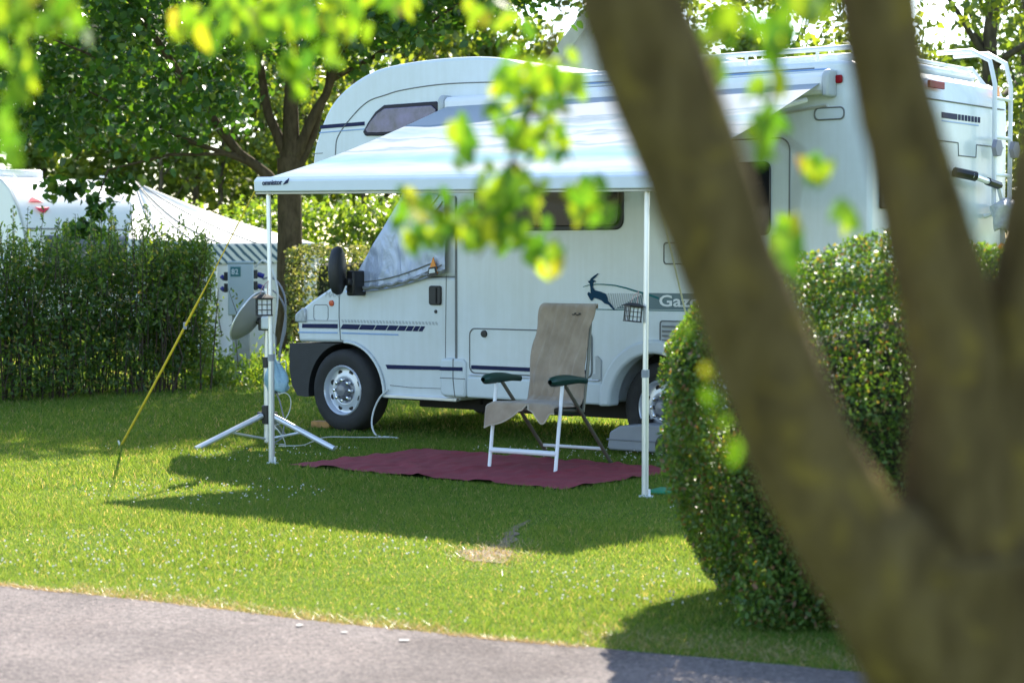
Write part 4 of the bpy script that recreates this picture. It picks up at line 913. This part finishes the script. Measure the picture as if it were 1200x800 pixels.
for i in range(260):
    s = rng.uniform(0, 1); q = np.array([-7.2+3.75*s, 17.1+3.65*s]) + np.array([.70, -.72])*rng.uniform(-.3, .42); h = rng.uniform(.6, 1.3)
    tw.tube([(q[0]+4.9, q[1]-19.3, 0), (q[0]+4.9+rng.normal()*.05, q[1]-19.3+rng.normal()*.05, h*.5), (q[0]+4.9+rng.normal()*.09, q[1]-19.3+rng.normal()*.09, h)], [.010, .008, .004], 5)
for i in range(420):                                             # bushy end beside the pedestal, sunlight put into its brighter leaf colour
    a = rng.uniform(0, 2*PI); q = np.array([-3.56 + .36*math.cos(a)*rng.uniform(.3, 1), 20.65 + .36*math.sin(a)*rng.uniform(.3, 1)]); z0 = rng.uniform(.1, 1.35); k = rng.integers(8, 20); d = np.array([math.cos(a)*.25, math.sin(a)*.25, 1.0])
    for j in range(k): c2.append(np.array([q[0], q[1], z0]) + d*j*.022 + rng.normal(size=3)*.02)
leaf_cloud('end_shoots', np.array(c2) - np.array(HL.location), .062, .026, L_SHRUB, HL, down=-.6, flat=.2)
tw.build('stems', TWIG, HL)
HB = thing('clipped_hedge', 'low square-clipped pale hedge between tree trunk and motorhome nose', 'hedge', (-1.6, 24.5, 0))
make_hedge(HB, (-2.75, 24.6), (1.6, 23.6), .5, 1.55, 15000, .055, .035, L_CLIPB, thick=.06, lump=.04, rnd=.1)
# weeds round the foot of the pedestal and hedge end
WE = thing('weeds', 'sunlit tall weeds at the foot of the hook-up pedestal', 'weeds', (-3.0, 21.5, 0))
q = np.array([(-3.35, 21.3), (-2.75, 21.6), (-3.1, 21.2), (-2.55, 22.0), (-3.5, 21.6), (-2.3, 22.3), (-2.9, 22.4)]); ii = rng.integers(0, 7, 2600)
c = np.stack([q[ii, 0]+rng.normal(size=2600)*.13, q[ii, 1]+rng.normal(size=2600)*.13, np.abs(rng.normal(size=2600))*.17+.02], 1); c[:, 2] = np.minimum(c[:, 2], .55)
leaf_cloud('foliage', c - np.array(WE.location), .075, .025, L_SHRUB, WE, down=-1.2, flat=0)

# ------------------------------------------------------------------ trees
def limb(b, pts, r0, r1, seg=8, wob=.0):
    pts = [Vector(p) for p in pts]; out = []
    for a_, c_ in zip(pts, pts[1:]):
        for k in range(4): out.append(a_.lerp(c_, k/4))
    out.append(pts[-1]); n = len(out)
    for i in range(1, n-1): out[i] = out[i] + Vector((mnoise.noise(out[i]*2.1), mnoise.noise(out[i]*2.3+Vector((5, 0, 0))), 0))*wob
    b.tube(out, [r0 + (r1-r0)*(i/(n-1))**.8 for i in range(n)], seg); return out
def clumps(cent, n, rad):
    cent = np.array(cent); ii = rng.integers(0, len(cent), n); r = rng.normal(size=(n, 3))*rad*rng.uniform(.5, 1.2, (len(cent), 1))[ii]
    r[:, 2] *= .7; return cent[ii] + r

MT = thing('maple_tree', 'leafy tree with forked grey trunk standing behind the left awning corner', 'tree', (-2.90, 25.0, 0))
b = MB()
limb(b, [(-2.90, 25, 0), (-2.88, 25, .9), (-2.87, 25, 1.8), (-2.88, 25, 2.7)], .185, .15, 12)
limb(b, [(-2.88, 25, 2.6), (-2.85, 25, 3.6), (-2.8, 25.1, 5.0), (-2.9, 25.1, 7.6)], .13, .03, 10, .05)
limb(b, [(-2.88, 25, 2.2), (-3.5, 24.9, 2.75), (-4.2, 24.7, 3.7), (-4.95, 24.5, 4.9), (-5.6, 24.3, 6.0)], .085, .02, 8, .08)
limb(b, [(-3.3, 24.95, 2.6), (-4.2, 24.5, 2.95), (-5.3, 24.2, 3.5)], .045, .012, 6, .08)
limb(b, [(-4.2, 24.7, 3.6), (-4.8, 24.4, 3.75), (-5.9, 24.2, 4.2)], .035, .01, 6, .06)
limb(b, [(-2.88, 25, 2.5), (-3.2, 25.1, 3.5), (-3.5, 25.3, 5.0), (-3.9, 25.6, 6.6)], .08, .02, 8, .06)
limb(b, [(-2.86, 25, 2.6), (-2.4, 24.9, 3.5), (-1.9, 24.7, 4.6), (-1.2, 24.5, 5.8)], .085, .02, 8, .06)
limb(b, [(-2.86, 25, 2.4), (-2.55, 25.1, 3.0), (-2.3, 25.4, 4.2), (-1.9, 25.8, 5.6)], .07, .02, 8, .05)
limb(b, [(-2.3, 24.9, 3.7), (-1.3, 24.6, 4.2), (-.2, 24.3, 4.9)], .04, .012, 6, .06)
limb(b, [(-3.5, 24.9, 2.75), (-4.3, 24.2, 2.7), (-5.0, 23.9, 2.5), (-5.15, 23.8, 1.95)], .03, .008, 6, .05)
mt = b.build('trunk', BARKM, MT, sharp=80); mt.data.transform(Matrix.Translation((2.90, -25, 0)))
cent = []
while len(cent) < 300:
    x = rng.uniform(-8.2, 1.2); y = rng.uniform(22.6, 27.8); z = rng.uniform(2.0, 8.2)
    if ((x+3.3)/4.7)**2 + ((y-25.1)/2.9)**2 + ((z-5.2)/3.3)**2 > 1: continue
    if -4.2 < x < -.9 and 4.9 < z < 7.2 and rng.uniform() < .85: continue  # crown opened above the frame so sun reaches the left hedge
    px = 600 + 2264*x/y; py = 306 - 2264*(z-1.378)/y       # keep the crown's real lower outline
    lim = np.interp(px, [-100, 40, 110, 180, 225, 310, 330, 400, 440, 520, 600, 650], [200, 185, 205, 190, 165, 130, 120, 95, 80, 50, 35, 15])
    if py > lim - 14: continue
    cent.append((x, y, z))
lc = clumps(cent, 29000, .30)
up_ = clumps(np.stack([rng.uniform(-2.8, 1.6, 80), rng.uniform(24, 27, 80), rng.uniform(7.2, 9.6, 80)], 1), 15000, .34)  # unseen upper leaves added to throw shade on the left lawn
lc = np.concatenate([lc, up_])
hang = clumps([(-5.65, 24.0, 2.28), (-5.5, 23.9, 2.22), (-5.35, 23.9, 2.3), (-4.75, 23.9, 2.3), (-4.95, 23.9, 2.28), (-5.12, 23.8, 2.1), (-5.1, 23.8, 1.95), (-5.25, 23.85, 1.8), (-5.15, 23.8, 1.72), (-5.4, 23.8, 1.7)], 420, .09)
lc = np.concatenate([lc, hang])
leaf_cloud('crown', lc - np.array([-2.90, 25, 0]), .125, .095, L_MAPLE, MT, down=.3, flat=.7)

def wood_tree(name, x, y, h, r, cw, zlo, n, L, label, cat='tree', group=None, m=None, lean=0, ncl=46):
    t = thing(name, label, cat, (x, y, 0), rng.uniform(0, 6), group); b = MB()
    limb(b, [(0, 0, 0), (lean*.3, 0, h*.3), (lean*.6, .1, h*.6), (lean, 0, h*.95)], r, r*.2, 8, .08)
    cs = []
    for k in range(ncl):
        a = rng.uniform(0, 2*PI); z = rng.uniform(zlo, h); f = math.sin(PI*min(1, max(.12, (z-zlo+.5)/(h-zlo+.9))))**.6; q = cw*f*math.sqrt(rng.uniform(.02, 1))
        cs.append((lean*z/h + q*math.cos(a), q*math.sin(a), z))
        if k % 3 == 0: limb(b, [(lean*z/h*.8, 0, max(z*.72, zlo*.7)), (lean*z/h + q*.5*math.cos(a), q*.5*math.sin(a), z*.86), cs[-1]], r*.28, r*.06, 5, .05)
    b.build('trunk', BARKW, t, sharp=80)
    leaf_cloud('crown', clumps(cs, n, .42), L, L*.7, m or L_WOOD, t, hexa=False, flat=.6); return t
wood_tree('roadside_tree', 6.6, 27.0, 8.6, .20, 3.6, 2.6, 9500, .15, 'broad leafy tree rising behind the rear end of the motorhome', ncl=70)
wood_tree('young_tree', 8.6, 25.0, 6.5, .14, 2.2, .9, 5500, .13, 'bushy green tree just past the motorhome ladder', ncl=60)
WT_ = [(-11.6, 36, 8.8, 2.4, 'dense woodland tree over the caravan roof vent'), (-9.0, 40, 9.4, 2.6, 'dense woodland tree rising behind the caravan nose'),
      (-7.3, 37, 8.5, 2.6, 'woodland tree directly above the red caravan emblem'), (-6.0, 42, 9.0, 2.4, 'slim woodland tree above the peak of the striped tent'),
      (-5.0, 38.5, 9, 3.0, 'slim woodland tree nearest the tent canopy slope'), (-3.4, 44, 9.5, 2.6, 'far woodland tree glimpsed just left of the forked trunk'), (-2.2, 40, 8.5, 3.0, 'woodland tree glimpsed between forked trunk and over-cab bunk'),
      (-.6, 45, 9, 3.2, 'far woodland tree hidden mostly by the over-cab bunk'), (3.6, 47, 9.6, 3, 'far tree beyond the gabled house'), (10.5, 40, 9.5, 2, 'far tree at the right end of the wood'), (6.2, 45, 9, 3, 'far tree above the motorhome roof rails'), (-10.4, 34, 7.6, 1.3, 'low-branched woodland tree showing between caravan roof and maple leaves'), (-8.6, 35.5, 7.6, 1.4, 'low-branched woodland tree right of the caravan roof vent'), (-12.5, 33, 7.8, 1.4, 'low-branched woodland tree at the far left of the wood')]
WT = [(x*1.3, y*1.3, 1.4+(h-1.4)*1.15, zlo*1.15, lb) for x, y, h, zlo, lb in WT_]
for i, (x, y, h, zlo, lb) in enumerate(WT):
    wood_tree('woodland_tree', x, y, h, .18+.06*(i % 3), 2.9 if x < -2 else 2.5, zlo, 6000, .27, lb, group='trees of the wood behind', ncl=46)
# slender bare trunks inside the wood
for i, (x, y) in enumerate(((-8.0, 42.5), (-7.2, 43.4), (-6.5, 43), (-5.3, 44), (-3.1, 43.5), (-4.7, 42.5))):
    wood_tree('slender_tree', x, y, 6.8, .09 + .03*(i % 2), 1.3, 3.2, 1100, .18, ['thin bare-stemmed tree left of the tent peak', 'thin bare-stemmed tree over the tent peak', 'thin bare-stemmed tree over the upper tent slope', 'thin bare-stemmed tree above the middle of the tent slope', 'thin bare-stemmed tree right of the forked trunk', 'thin bare-stemmed tree above the lower tent slope'][i], group='slender trees in the wood', lean=rng.normal()*.4, ncl=18)
# low understorey of the wood: a mass nobody could count
n = 11000; x = rng.uniform(-24, 17, n); y = 48 + rng.uniform(-1.2, 3, n) + x*.1; hh = 2.5+1.7*vn(x, x*0, .45, 6); z = rng.uniform(0, 1, n)**.8*hh
props(leaf_cloud('undergrowth', np.stack([x, y, z], 1), .26, .17, L_WOOD, hexa=False), 'dark undergrowth filling the foot of the wood', 'undergrowth', kind='stuff')
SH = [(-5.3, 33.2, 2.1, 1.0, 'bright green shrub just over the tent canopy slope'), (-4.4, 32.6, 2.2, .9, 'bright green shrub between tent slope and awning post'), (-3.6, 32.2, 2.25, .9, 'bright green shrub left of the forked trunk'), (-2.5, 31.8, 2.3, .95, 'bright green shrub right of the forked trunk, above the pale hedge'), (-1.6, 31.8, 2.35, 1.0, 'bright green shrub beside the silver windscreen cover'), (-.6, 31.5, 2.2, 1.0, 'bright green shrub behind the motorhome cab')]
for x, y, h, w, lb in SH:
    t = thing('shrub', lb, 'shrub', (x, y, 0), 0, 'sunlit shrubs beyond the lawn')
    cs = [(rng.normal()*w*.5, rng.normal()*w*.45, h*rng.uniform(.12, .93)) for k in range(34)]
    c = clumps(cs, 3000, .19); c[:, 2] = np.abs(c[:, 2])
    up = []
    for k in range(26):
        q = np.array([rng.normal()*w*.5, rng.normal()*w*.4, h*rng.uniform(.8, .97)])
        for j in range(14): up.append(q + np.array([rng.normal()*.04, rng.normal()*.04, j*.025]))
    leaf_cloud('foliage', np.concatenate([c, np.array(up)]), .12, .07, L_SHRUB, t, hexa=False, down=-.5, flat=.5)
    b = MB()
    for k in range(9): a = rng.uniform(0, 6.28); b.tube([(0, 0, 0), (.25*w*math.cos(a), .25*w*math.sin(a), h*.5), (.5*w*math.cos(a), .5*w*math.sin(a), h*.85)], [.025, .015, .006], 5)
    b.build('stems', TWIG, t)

# ------------------------------------------------------------------ foreground tree
FT = thing('foreground_tree', 'blurred lichen-covered forked tree close to the viewer at right', 'tree', (.44, 1.72, 0))
def rel(p): return (p[0]-.44, p[1]-1.72, p[2])
def smooth(pts, n=10):
    P = [Vector(p) for p in pts]; P = [P[0]*2-P[1]] + P + [P[-1]*2-P[-2]]; out = []
    for i in range(1, len(P)-2):
        for k in range(n):
            t = k/n; a, b_, c_, d = P[i-1], P[i], P[i+1], P[i+2]
            out.append(.5*((2*b_) + (c_-a)*t + (2*a-5*b_+4*c_-d)*t*t + (3*b_-a-3*c_+d)*t*t*t))
    out.append(P[-2]); return out
def stem(b, pts, rad):
    q = smooth([rel(p) for p in pts], 22); n = len(q); rr = np.interp(np.linspace(0, 1, n), np.linspace(0, 1, len(rad)), rad)
    k0 = len(b.v); b.tube(q, list(rr), 48)
    for i in range(n):
        for k in range(48):
            v = Vector(b.v[k0+i*48+k]); d = (v-q[i]).normalized(); w = Vector((v.x*3, v.y*3, v.z))
            h = .055*mnoise.noise(w*9) + .05*abs(mnoise.noise(Vector((v.x*34, v.y*34, v.z*9)))) + .10*max(0, mnoise.noise(v*5.5+Vector((3, 1, 7)))-.25)
            b.v[k0+i*48+k] = tuple(q[i] + d*rr[i]*(1 + h + .03*mnoise.noise(v*40)))
b = MB()
stem(b, [(.46, 1.72, -.02), (.45, 1.72, .3), (.437, 1.72, .65), (.424, 1.72, .90), (.410, 1.72, 1.03), (.402, 1.72, 1.12)], [.14, .105, .098, .094, .092, .085])
stem(b, [(.40, 1.71, 1.0), (.335, 1.70, 1.10), (.302, 1.70, 1.135), (.258, 1.70, 1.205), (.219, 1.70, 1.305), (.187, 1.70, 1.383), (.160, 1.70, 1.46), (.130, 1.70, 1.533), (.104, 1.70, 1.607), (.07, 1.72, 1.75), (.0, 1.80, 2.1), (-.15, 2.0, 2.7)], [.075, .062, .052, .046, .044, .043, .045, .046, .046, .045, .036, .025])
stem(b, [(.43, 1.74, 1.0), (.41, 1.73, 1.12), (.400, 1.73, 1.27), (.377, 1.73, 1.383), (.358, 1.73, 1.46), (.338, 1.73, 1.533), (.325, 1.73, 1.607), (.30, 1.76, 1.8), (.32, 1.9, 2.2), (.45, 2.2, 2.8)], [.08, .062, .044, .038, .036, .034, .035, .034, .028, .018])
stem(b, [(.46, 1.75, 1.0), (.466, 1.75, 1.15), (.475, 1.75, 1.26), (.485, 1.75, 1.38), (.505, 1.75, 1.5), (.53, 1.76, 1.65), (.65, 1.9, 2.1), (.9, 2.2, 2.7)], [.08, .066, .055, .046, .042, .040, .032, .02])
b.build('trunk', BARKF, FT, sharp=180)
# hanging leafy twigs: (x px, y px, spread px, leaves, depth m) is only how their real positions were measured
def at(px, py, Y): return np.array([(px-600)/2264*Y, Y, 1.378 + ((400-py)/2264 - .0417)*Y])
tw = MB(); LC = []; LA = []; LL = []
def spray(px, py, sx, sy, n, Y, L=.038, dy=.12):
    for k in range(n):
        q = at(px + rng.normal()*sx*.6, py + rng.normal()*sy*.6, Y + rng.normal()*dy); LC.append(q); LA.append((rng.normal()*.7, rng.normal()*.4, -1.0)); LL.append(L*rng.uniform(.75, 1.2))
def twig(pts, Y, r=.004):
    tw.tube([rel(at(px, py, Y + dy)) for px, py, dy in pts], [r*(1-.7*i/(len(pts)-1)) for i in range(len(pts))], 5)
twig([(120, -120, 0), (60, -20, 0), (30, 60, .05), (10, 130, 0), (8, 190, 0)], 2.6)
spray(35, 25, 50, 32, 48, 2.6); spray(28, 95, 18, 25, 15, 2.6); spray(10, 165, 14, 30, 14, 2.4); spray(95, 30, 12, 12, 9, 2.6)
twig([(380, -140, 0), (340, -40, 0), (310, 30, 0), (300, 80, .05)], 3.0); twig([(340, -40, 0), (400, 10, 0), (430, 40, 0)], 3.0); twig([(310, -20, 0), (250, 20, 0), (225, 45, 0)], 3.0)
spray(300, 25, 62, 30, 100, 3.0); spray(345, 85, 22, 16, 20, 3.0); spray(400, 20, 34, 26, 34, 3.1); spray(235, 40, 14, 10, 10, 3.0); spray(395, 62, 16, 8, 6, 3.0); spray(470, 5, 30, 10, 15, 3.2)
twig([(600, -120, 0), (575, -20, 0), (568, 20, 0)], 3.0); spray(572, 22, 26, 18, 18, 3.0)
twig([(700, -140, 0), (670, -20, 0), (640, 70, 0), (620, 130, 0), (600, 190, .05), (585, 260, .05), (560, 300, 0)], 2.7, .006)
twig([(620, 130, 0), (655, 150, 0), (670, 190, 0)], 2.7, .005); twig([(600, 190, 0), (640, 230, 0), (690, 240, 0), (735, 230, 0)], 2.7, .005); twig([(590, 240, 0), (540, 250, 0), (480, 240, 0), (462, 232, 0)], 2.7, .005); twig([(560, 170, 0), (545, 175, 0)], 2.7, .005)
spray(615, 100, 38, 28, 55, 2.7, .035); spray(670, 95, 18, 22, 20, 2.7, .035); spray(545, 165, 14, 22, 20, 2.7, .035); spray(610, 165, 24, 22, 29, 2.7, .035); spray(650, 160, 16, 30, 22, 2.7, .035)
spray(600, 225, 30, 20, 44, 2.7, .035); spray(570, 270, 55, 20, 83, 2.7, .035); spray(490, 245, 24, 14, 29, 2.7, .035); spray(690, 235, 26, 18, 29, 2.7, .035); spray(640, 300, 16, 20, 14, 2.7, .035); spray(490, 285, 16, 12, 13, 2.7, .035)
twig([(900, -140, 0), (880, -30, 0), (845, 30, 0), (830, 60, 0)], 2.3); twig([(930, -140, 0), (915, -20, 0), (908, 60, 0), (905, 100, 0)], 2.3)
spray(840, 35, 24, 18, 20, 2.3, .037); spray(908, 45, 12, 40, 26, 2.3, .037); spray(838, 85, 10, 14, 6, 2.3, .037); spray(950, 15, 20, 16, 14, 2.3, .037); spray(880, 105, 10, 8, 4, 2.3, .04)
twig([(905, 100, 0), (900, 150, .1), (940, 180, .1), (930, 240, .1), (925, 320, .1)], 2.3, .003)
spray(900, 155, 16, 22, 14, 2.4, .038); spray(955, 200, 14, 8, 6, 2.4, .042); spray(925, 290, 12, 30, 15, 2.4, .042); spray(985, 240, 14, 20, 4, 2.4, .04)
twig([(884, 400, 0), (860, 420, .18), (836, 450, .24), (838, 490, .25), (858, 525, .25)], 1.70, .0025)
for px, py, L in ((832, 468, .032), (836, 474, .028), (829, 436, .022), (846, 496, .022), (862, 531, .032), (858, 528, .026), (802, 388, .024)):
    LC.append(at(px, py, 1.95)); LA.append((rng.normal()*.3, .1, -.6)); LL.append(L)
n0 = len(LC)
# the rest of the crown overhead
cs = []
while len(cs) < 150:
    x = rng.uniform(-2.2, 3.6); y = rng.uniform(-1.4, 5.2); z = rng.uniform(1.9, 5.2)
    if ((x-.6)/2.9)**2 + ((y-1.9)/3.3)**2 + ((z-3.3)/2.0)**2 > 1: continue
    if y > .2 and z < 1.378 + .165*y + .42: continue
    if x < .1 and y > 2.2 and rng.uniform() < .6: continue  # thinned here so sun reaches the hanging leaves
    cs.append((x, y, z))
for k in range(34): cs.append((rng.uniform(.55, 1.6), rng.uniform(2.6, 4.3), rng.uniform(2.35, 3.5)))  # out-of-view leaf clumps added to keep sun off the trunk
oc = clumps(cs, 9000, .17)
k = ~((oc[:, 1] > 0) & (oc[:, 2] < 1.378 + .15*oc[:, 1] + .08)); oc = oc[k]
C_ = np.concatenate([np.array(LC), oc]); A_ = np.concatenate([np.array(LA), np.stack([rng.normal(size=len(oc)), rng.normal(size=len(oc)), -.6+rng.normal(size=len(oc))*.5], 1)]); L_ = np.concatenate([np.array(LL), .055*rng.uniform(.7, 1.2, len(oc))])
nr = rng.normal(size=(len(C_), 3)); nr[:, 1] += np.sign(nr[:, 1])*.8
raw_mesh('crown', leaf_verts(C_ - np.array([.44, 1.72, 0]), L_, L_*.5, A_, nr), 6, L_FORE, FT)
for cx, cy, cz in cs[::5]:
    src = (-.1, 1.95, 2.6) if cx < .2 else (.4, 2.1, 2.6) if cx < .7 else (.85, 2.2, 2.65)
    m_ = ((cx+src[0])/2, (cy+src[1])/2, max((cz+src[2])/2+.15, 1.378+.165*max(0, (cy+src[1])/2)+.3))
    if cz > 2.2: tw.tube([rel(src), rel(m_), rel((cx, cy, cz))], [.016, .01, .004], 5)
tw.build('twigs', BARKF, FT)

# ------------------------------------------------------------------ caravan, its tent and the house
CA = thing('caravan', 'white touring caravan with a red emblem on its sloping front, behind the left hedge', 'caravan', (-7.25, 28.9, 0), R(-46))
prof = [(0, .48), (.03, 1.1), (.0, 1.58), (-.12, 1.92), (-.27, 2.2), (-.48, 2.46), (-.72, 2.61), (-1.0, 2.66), (-5, 2.66), (-5.2, 2.5), (-5.25, .48)]
b = MB(); b.prism(prof, 0, 2.5); b.build('body', CARW, CA, bevel=.04, seg=3, sharp=30)
seam2 = MB(); seam2.tube([(p[0]+.002, -.004, p[1]) for p in prof[:8]], .012, 6); seam2.build('edge_trim', GREYV, CA)
def nose(v, z0, z1, out=.006):
    def xx(z): return np.interp(z, [p[1] for p in prof[:8]], [p[0] for p in prof[:8]])+out
    return [(xx(z0), v[0], z0), (xx(z0), v[1], z0), (xx(z1), v[1], z1), (xx(z1), v[0], z1)]
def npanel(name, v0, v1, z0, z1, m, out=.01, parent=CA, n=10):
    q = MB(); zs = [z0+(z1-z0)*i/n for i in range(n+1)]
    def xx(z): return float(np.interp(z, [p[1] for p in prof[:8]], [p[0] for p in prof[:8]]))
    q.grid(lambda s, t: (xx(z0+(z1-z0)*t)+out, v0+(v1-v0)*s, z0+(z1-z0)*t), 4, n); return q.build(name, m, parent, solid=.015)
npanel('front_window', .32, 2.2, 1.12, 1.76, GREYW, .02)
q = MB(); q.tube([(.0+float(np.interp(1.86, [p[1] for p in prof[:8]], [p[0] for p in prof[:8]]))+.002, v, 1.86) for v in (0.05, 2.45)], .012, 6); q.build('front_seam', SEAM, CA)
def lens(cz, cv, w, h, up):
    q = MB(); pts = []
    for i in range(9):
        t = i/8; pts.append((cv-w+2*w*t, cz + (h*math.sin(PI*t) if up else 0)))
    for i in range(8, -1, -1):
        t = i/8; pts.append((cv-w+2*w*t, cz - (0 if up else h*math.sin(PI*t))))
    xx = lambda z: float(np.interp(z, [p[1] for p in prof[:8]], [p[0] for p in prof[:8]]))+.035
    q.grid(lambda a, c: (lambda v, z: (xx(z), v, z))(cv-w+2*w*a, cz + (1 if up else -1)*h*math.sin(PI*a)*c), 12, 5); return q
q = lens(2.26, .33, .13, .085, True); q2 = lens(2.19, .40, .13, .085, False); q.add(q2.v, q2.f); q.build('emblem', LOGO_R, CA, solid=.004)
q = MB(); q.box(-1.9, -1.2, .25, 1.0, 2.665, 2.80); q.build('roof_vent', CARW, CA, bevel=.04)
q = MB(); q.tube([(-1.0, .2, 2.72), (-.75, .2, 2.70), (-.7, .25, 2.63)], .014, 6); q.tube([(-1.0, 1.9, 2.72), (-.75, 1.9, 2.70), (-.7, 1.9, 2.63)], .014, 6); q.build('grab_rail', RAILW, CA)
q = MB(); q.box(-2.6, -1.2, -.02, .0, 1.35, 1.95); q.build('side_window', GREYW, CA, bevel=.01)
q = MB(); q.prism([(-5.2, 1.40), (-.05, 1.40), (-.05, 1.43), (-5.2, 1.43)], -.006, -.001); q.build('side_stripe', LBLUE, CA)
for y in (.05, 2.0): q = MB(); q.lathe([(.001, -.02), (.2, -.02), (.32, 0), (.32, .14), (.001, .14)], Matrix.Translation((-2.8, y, .32)), 28); q.build('wheel', TYRE, CA)
q = MB(); q.tube([(0, 1.0, .45), (1.2, 1.12, .42)], .04, 8); q.build('drawbar', GREYP, CA)

TN = thing('caravan_tent', 'white tent canopy with blue and white striped valance stretched beside the caravan', 'tent', (-4.2, 27.6, 0))
Apx = Vector((-5.65, 29.0, 2.56)); Bp = Vector((-2.75, 27.0, 1.62)); Cp = Vector((-5.2, 26.2, 1.66)); Dp = Vector((-4.0, 26.2, 1.60))
o0 = Vector((-4.2, 27.6, 0))
b = MB()
def canopy(s, t):
    f = Bp.lerp(Dp, s) if s < .5 else Dp.lerp(Cp, (s-.5)*2)
    f = Bp.lerp(Dp, s*2) if s < .5 else Dp.lerp(Cp, s*2-1)
    p = Apx.lerp(f, t); p.z -= .10*math.sin(PI*t)*(1 - .3*math.cos(s*PI*6)); return p - o0
b.grid(canopy, 40, 24); b.build('canopy', CANV, TN, solid=.006, sharp=180)
b = MB()
for s in (.30, .48, .62, .8): b.tube([Vector(canopy(s, t/10.)) + Vector((0, -.004, .012)) for t in range(11)], .008, 5)
b.build('canopy_seam', SEAM, TN)
def wallf(s, t, z1=None):
    f = Bp.lerp(Dp, s*2) if s < .5 else Dp.lerp(Cp, s*2-1)
    k = .05*math.sin(s*34)*t; return Vector((f.x + k*.3, f.y - .04 - k, f.z - t)) - o0
b = MB(); b.grid(lambda s, t: wallf(s, t*.27), 60, 6); b.build('valance', STRIPEC, TN, solid=.006, sharp=180)
b = MB(); b.grid(lambda s, t: wallf(s, .25+t*(1.33)) + Vector((0, .05, 0)), 60, 14); b.build('wall', CANV, TN, solid=.006, sharp=180)
b = MB(); b.add([Vector((-2.75, 27.0, 1.62))-o0, Vector((-2.62, 27.05, 1.64))-o0, Vector((-2.72, 27.4, 1.2))-o0, Vector((-2.83, 27.1, .9))-o0], [(0, 1, 2, 3)]); b.build('corner_flap', mat('grey_blue_canvas', (.3, .34, .4), .8), TN, solid=.006)
for p in (Bp, Dp, Cp): b = MB(); b.tube([Vector((p.x, p.y+.03, p.z)) - o0, Vector((p.x, p.y+.03, 0)) - o0], .014, 8); b.build('pole', ALU, TN)
rope('tent_guy', [(-2.70, 27.0, 1.6), (-2.1, 25.9, .9), (-1.75, 25.3, .0)], .008, ROPE, 'pale guy line running from the tent corner down behind the forked trunk', 'rope')

HO = thing('gabled_house', 'cream rendered house with steep tiled gable, seen over the motorhome roof', 'house', (2.40, 40, 0))
b = MB(); b.prism([(-2.5, 0), (2.5, 0), (2.5, 4.1), (0, 7.45), (-2.5, 4.1)], 0, 6); b.build('wall', WALLH, HO)
for s in (-1, 1):
    b = MB(); d = Vector((s*2.5, 0, -3.35)).normalized(); nrm = Vector((s*3.35, 0, 2.5)).normalized()
    p0 = Vector((0, 0, 7.52)); p1 = p0 + d*4.6
    vs = [];
    for y in (-.3, 6.3):
        for p in (p0, p1): vs += [(p.x, y, p.z), (p.x+nrm.x*.12, y, p.z+nrm.z*.12)]
    b.add(vs, [(0, 1, 3, 2), (4, 6, 7, 5), (0, 4, 5, 1), (2, 3, 7, 6), (1, 5, 7, 3), (0, 2, 6, 4)]); rf = b.build('roof', TILE, HO)
    b = MB(); q = [p0 - nrm*.12, p1 - nrm*.12, p1 + nrm*.14, p0 + nrm*.14]; b.prism([(p.x, p.z) for p in q], -.36, -.302); b.build('bargeboard', mat('beige_painted_board', (.5, .48, .38), .6), rf)
b = MB(); b.box(-.55, .55, -.05, .02, 5.2, 6.1); wn = b.build('window', PLASTIC_W, HO, bevel=.01); b = MB(); b.box(-.48, .48, -.06, -.051, 5.27, 6.03); b.build('pane', GREYW, wn)

# ------------------------------------------------------------------ camera, light, sky, output
cam = bpy.data.cameras.new('camera'); co = bpy.data.objects.new('camera', cam); COL.objects.link(co)
co.location = (0, 0, 1.378); co.rotation_euler = (PI/2 - .0417, 0, 0); cam.sensor_width = 36; cam.lens = 2264/1200*36
cam.clip_end = 600; cam.clip_start = .05; cam.dof.use_dof = True; cam.dof.focus_distance = 13.2; cam.dof.aperture_fstop = 3.1; cam.dof.aperture_blades = 7
S.camera = co
sd = Vector((.31, 1.16, 1.0)).normalized(); el = math.asin(sd.z); az = math.atan2(sd.x, sd.y)
sl = bpy.data.lights.new('sun', 'SUN'); sl.energy = 4.9; sl.angle = R(.53); sl.color = (1, .93, .80); so = bpy.data.objects.new('sun', sl); COL.objects.link(so)
so.rotation_euler = (-sd).to_track_quat('-Z', 'Y').to_euler(); so.location = (8, 26, 22)
w = bpy.data.worlds.new('World'); S.world = w; w.use_nodes = True; t = w.node_tree; t.nodes.clear()
sk = t.nodes.new('ShaderNodeTexSky'); sk.sky_type = 'NISHITA'; sk.sun_disc = False; sk.sun_elevation = el; sk.sun_rotation = az; sk.altitude = 50; sk.air_density = 1.0; sk.dust_density = .7; sk.ozone_density = 1.4
bg = t.nodes.new('ShaderNodeBackground'); bg.inputs[1].default_value = .15; ow = t.nodes.new('ShaderNodeOutputWorld'); t.links.new(sk.outputs[0], bg.inputs[0]); t.links.new(bg.outputs[0], ow.inputs[0])
S.render.engine = 'CYCLES'; S.view_settings.view_transform = 'Standard'; S.view_settings.look = 'None'; S.view_settings.exposure = 1.6; S.view_settings.gamma = 1
S.cycles.max_bounces = 8; S.cycles.transmission_bounces = 4; S.cycles.diffuse_bounces = 4; S.cycles.transparent_max_bounces = 4
S.render.resolution_x = 1024; S.render.resolution_y = 682
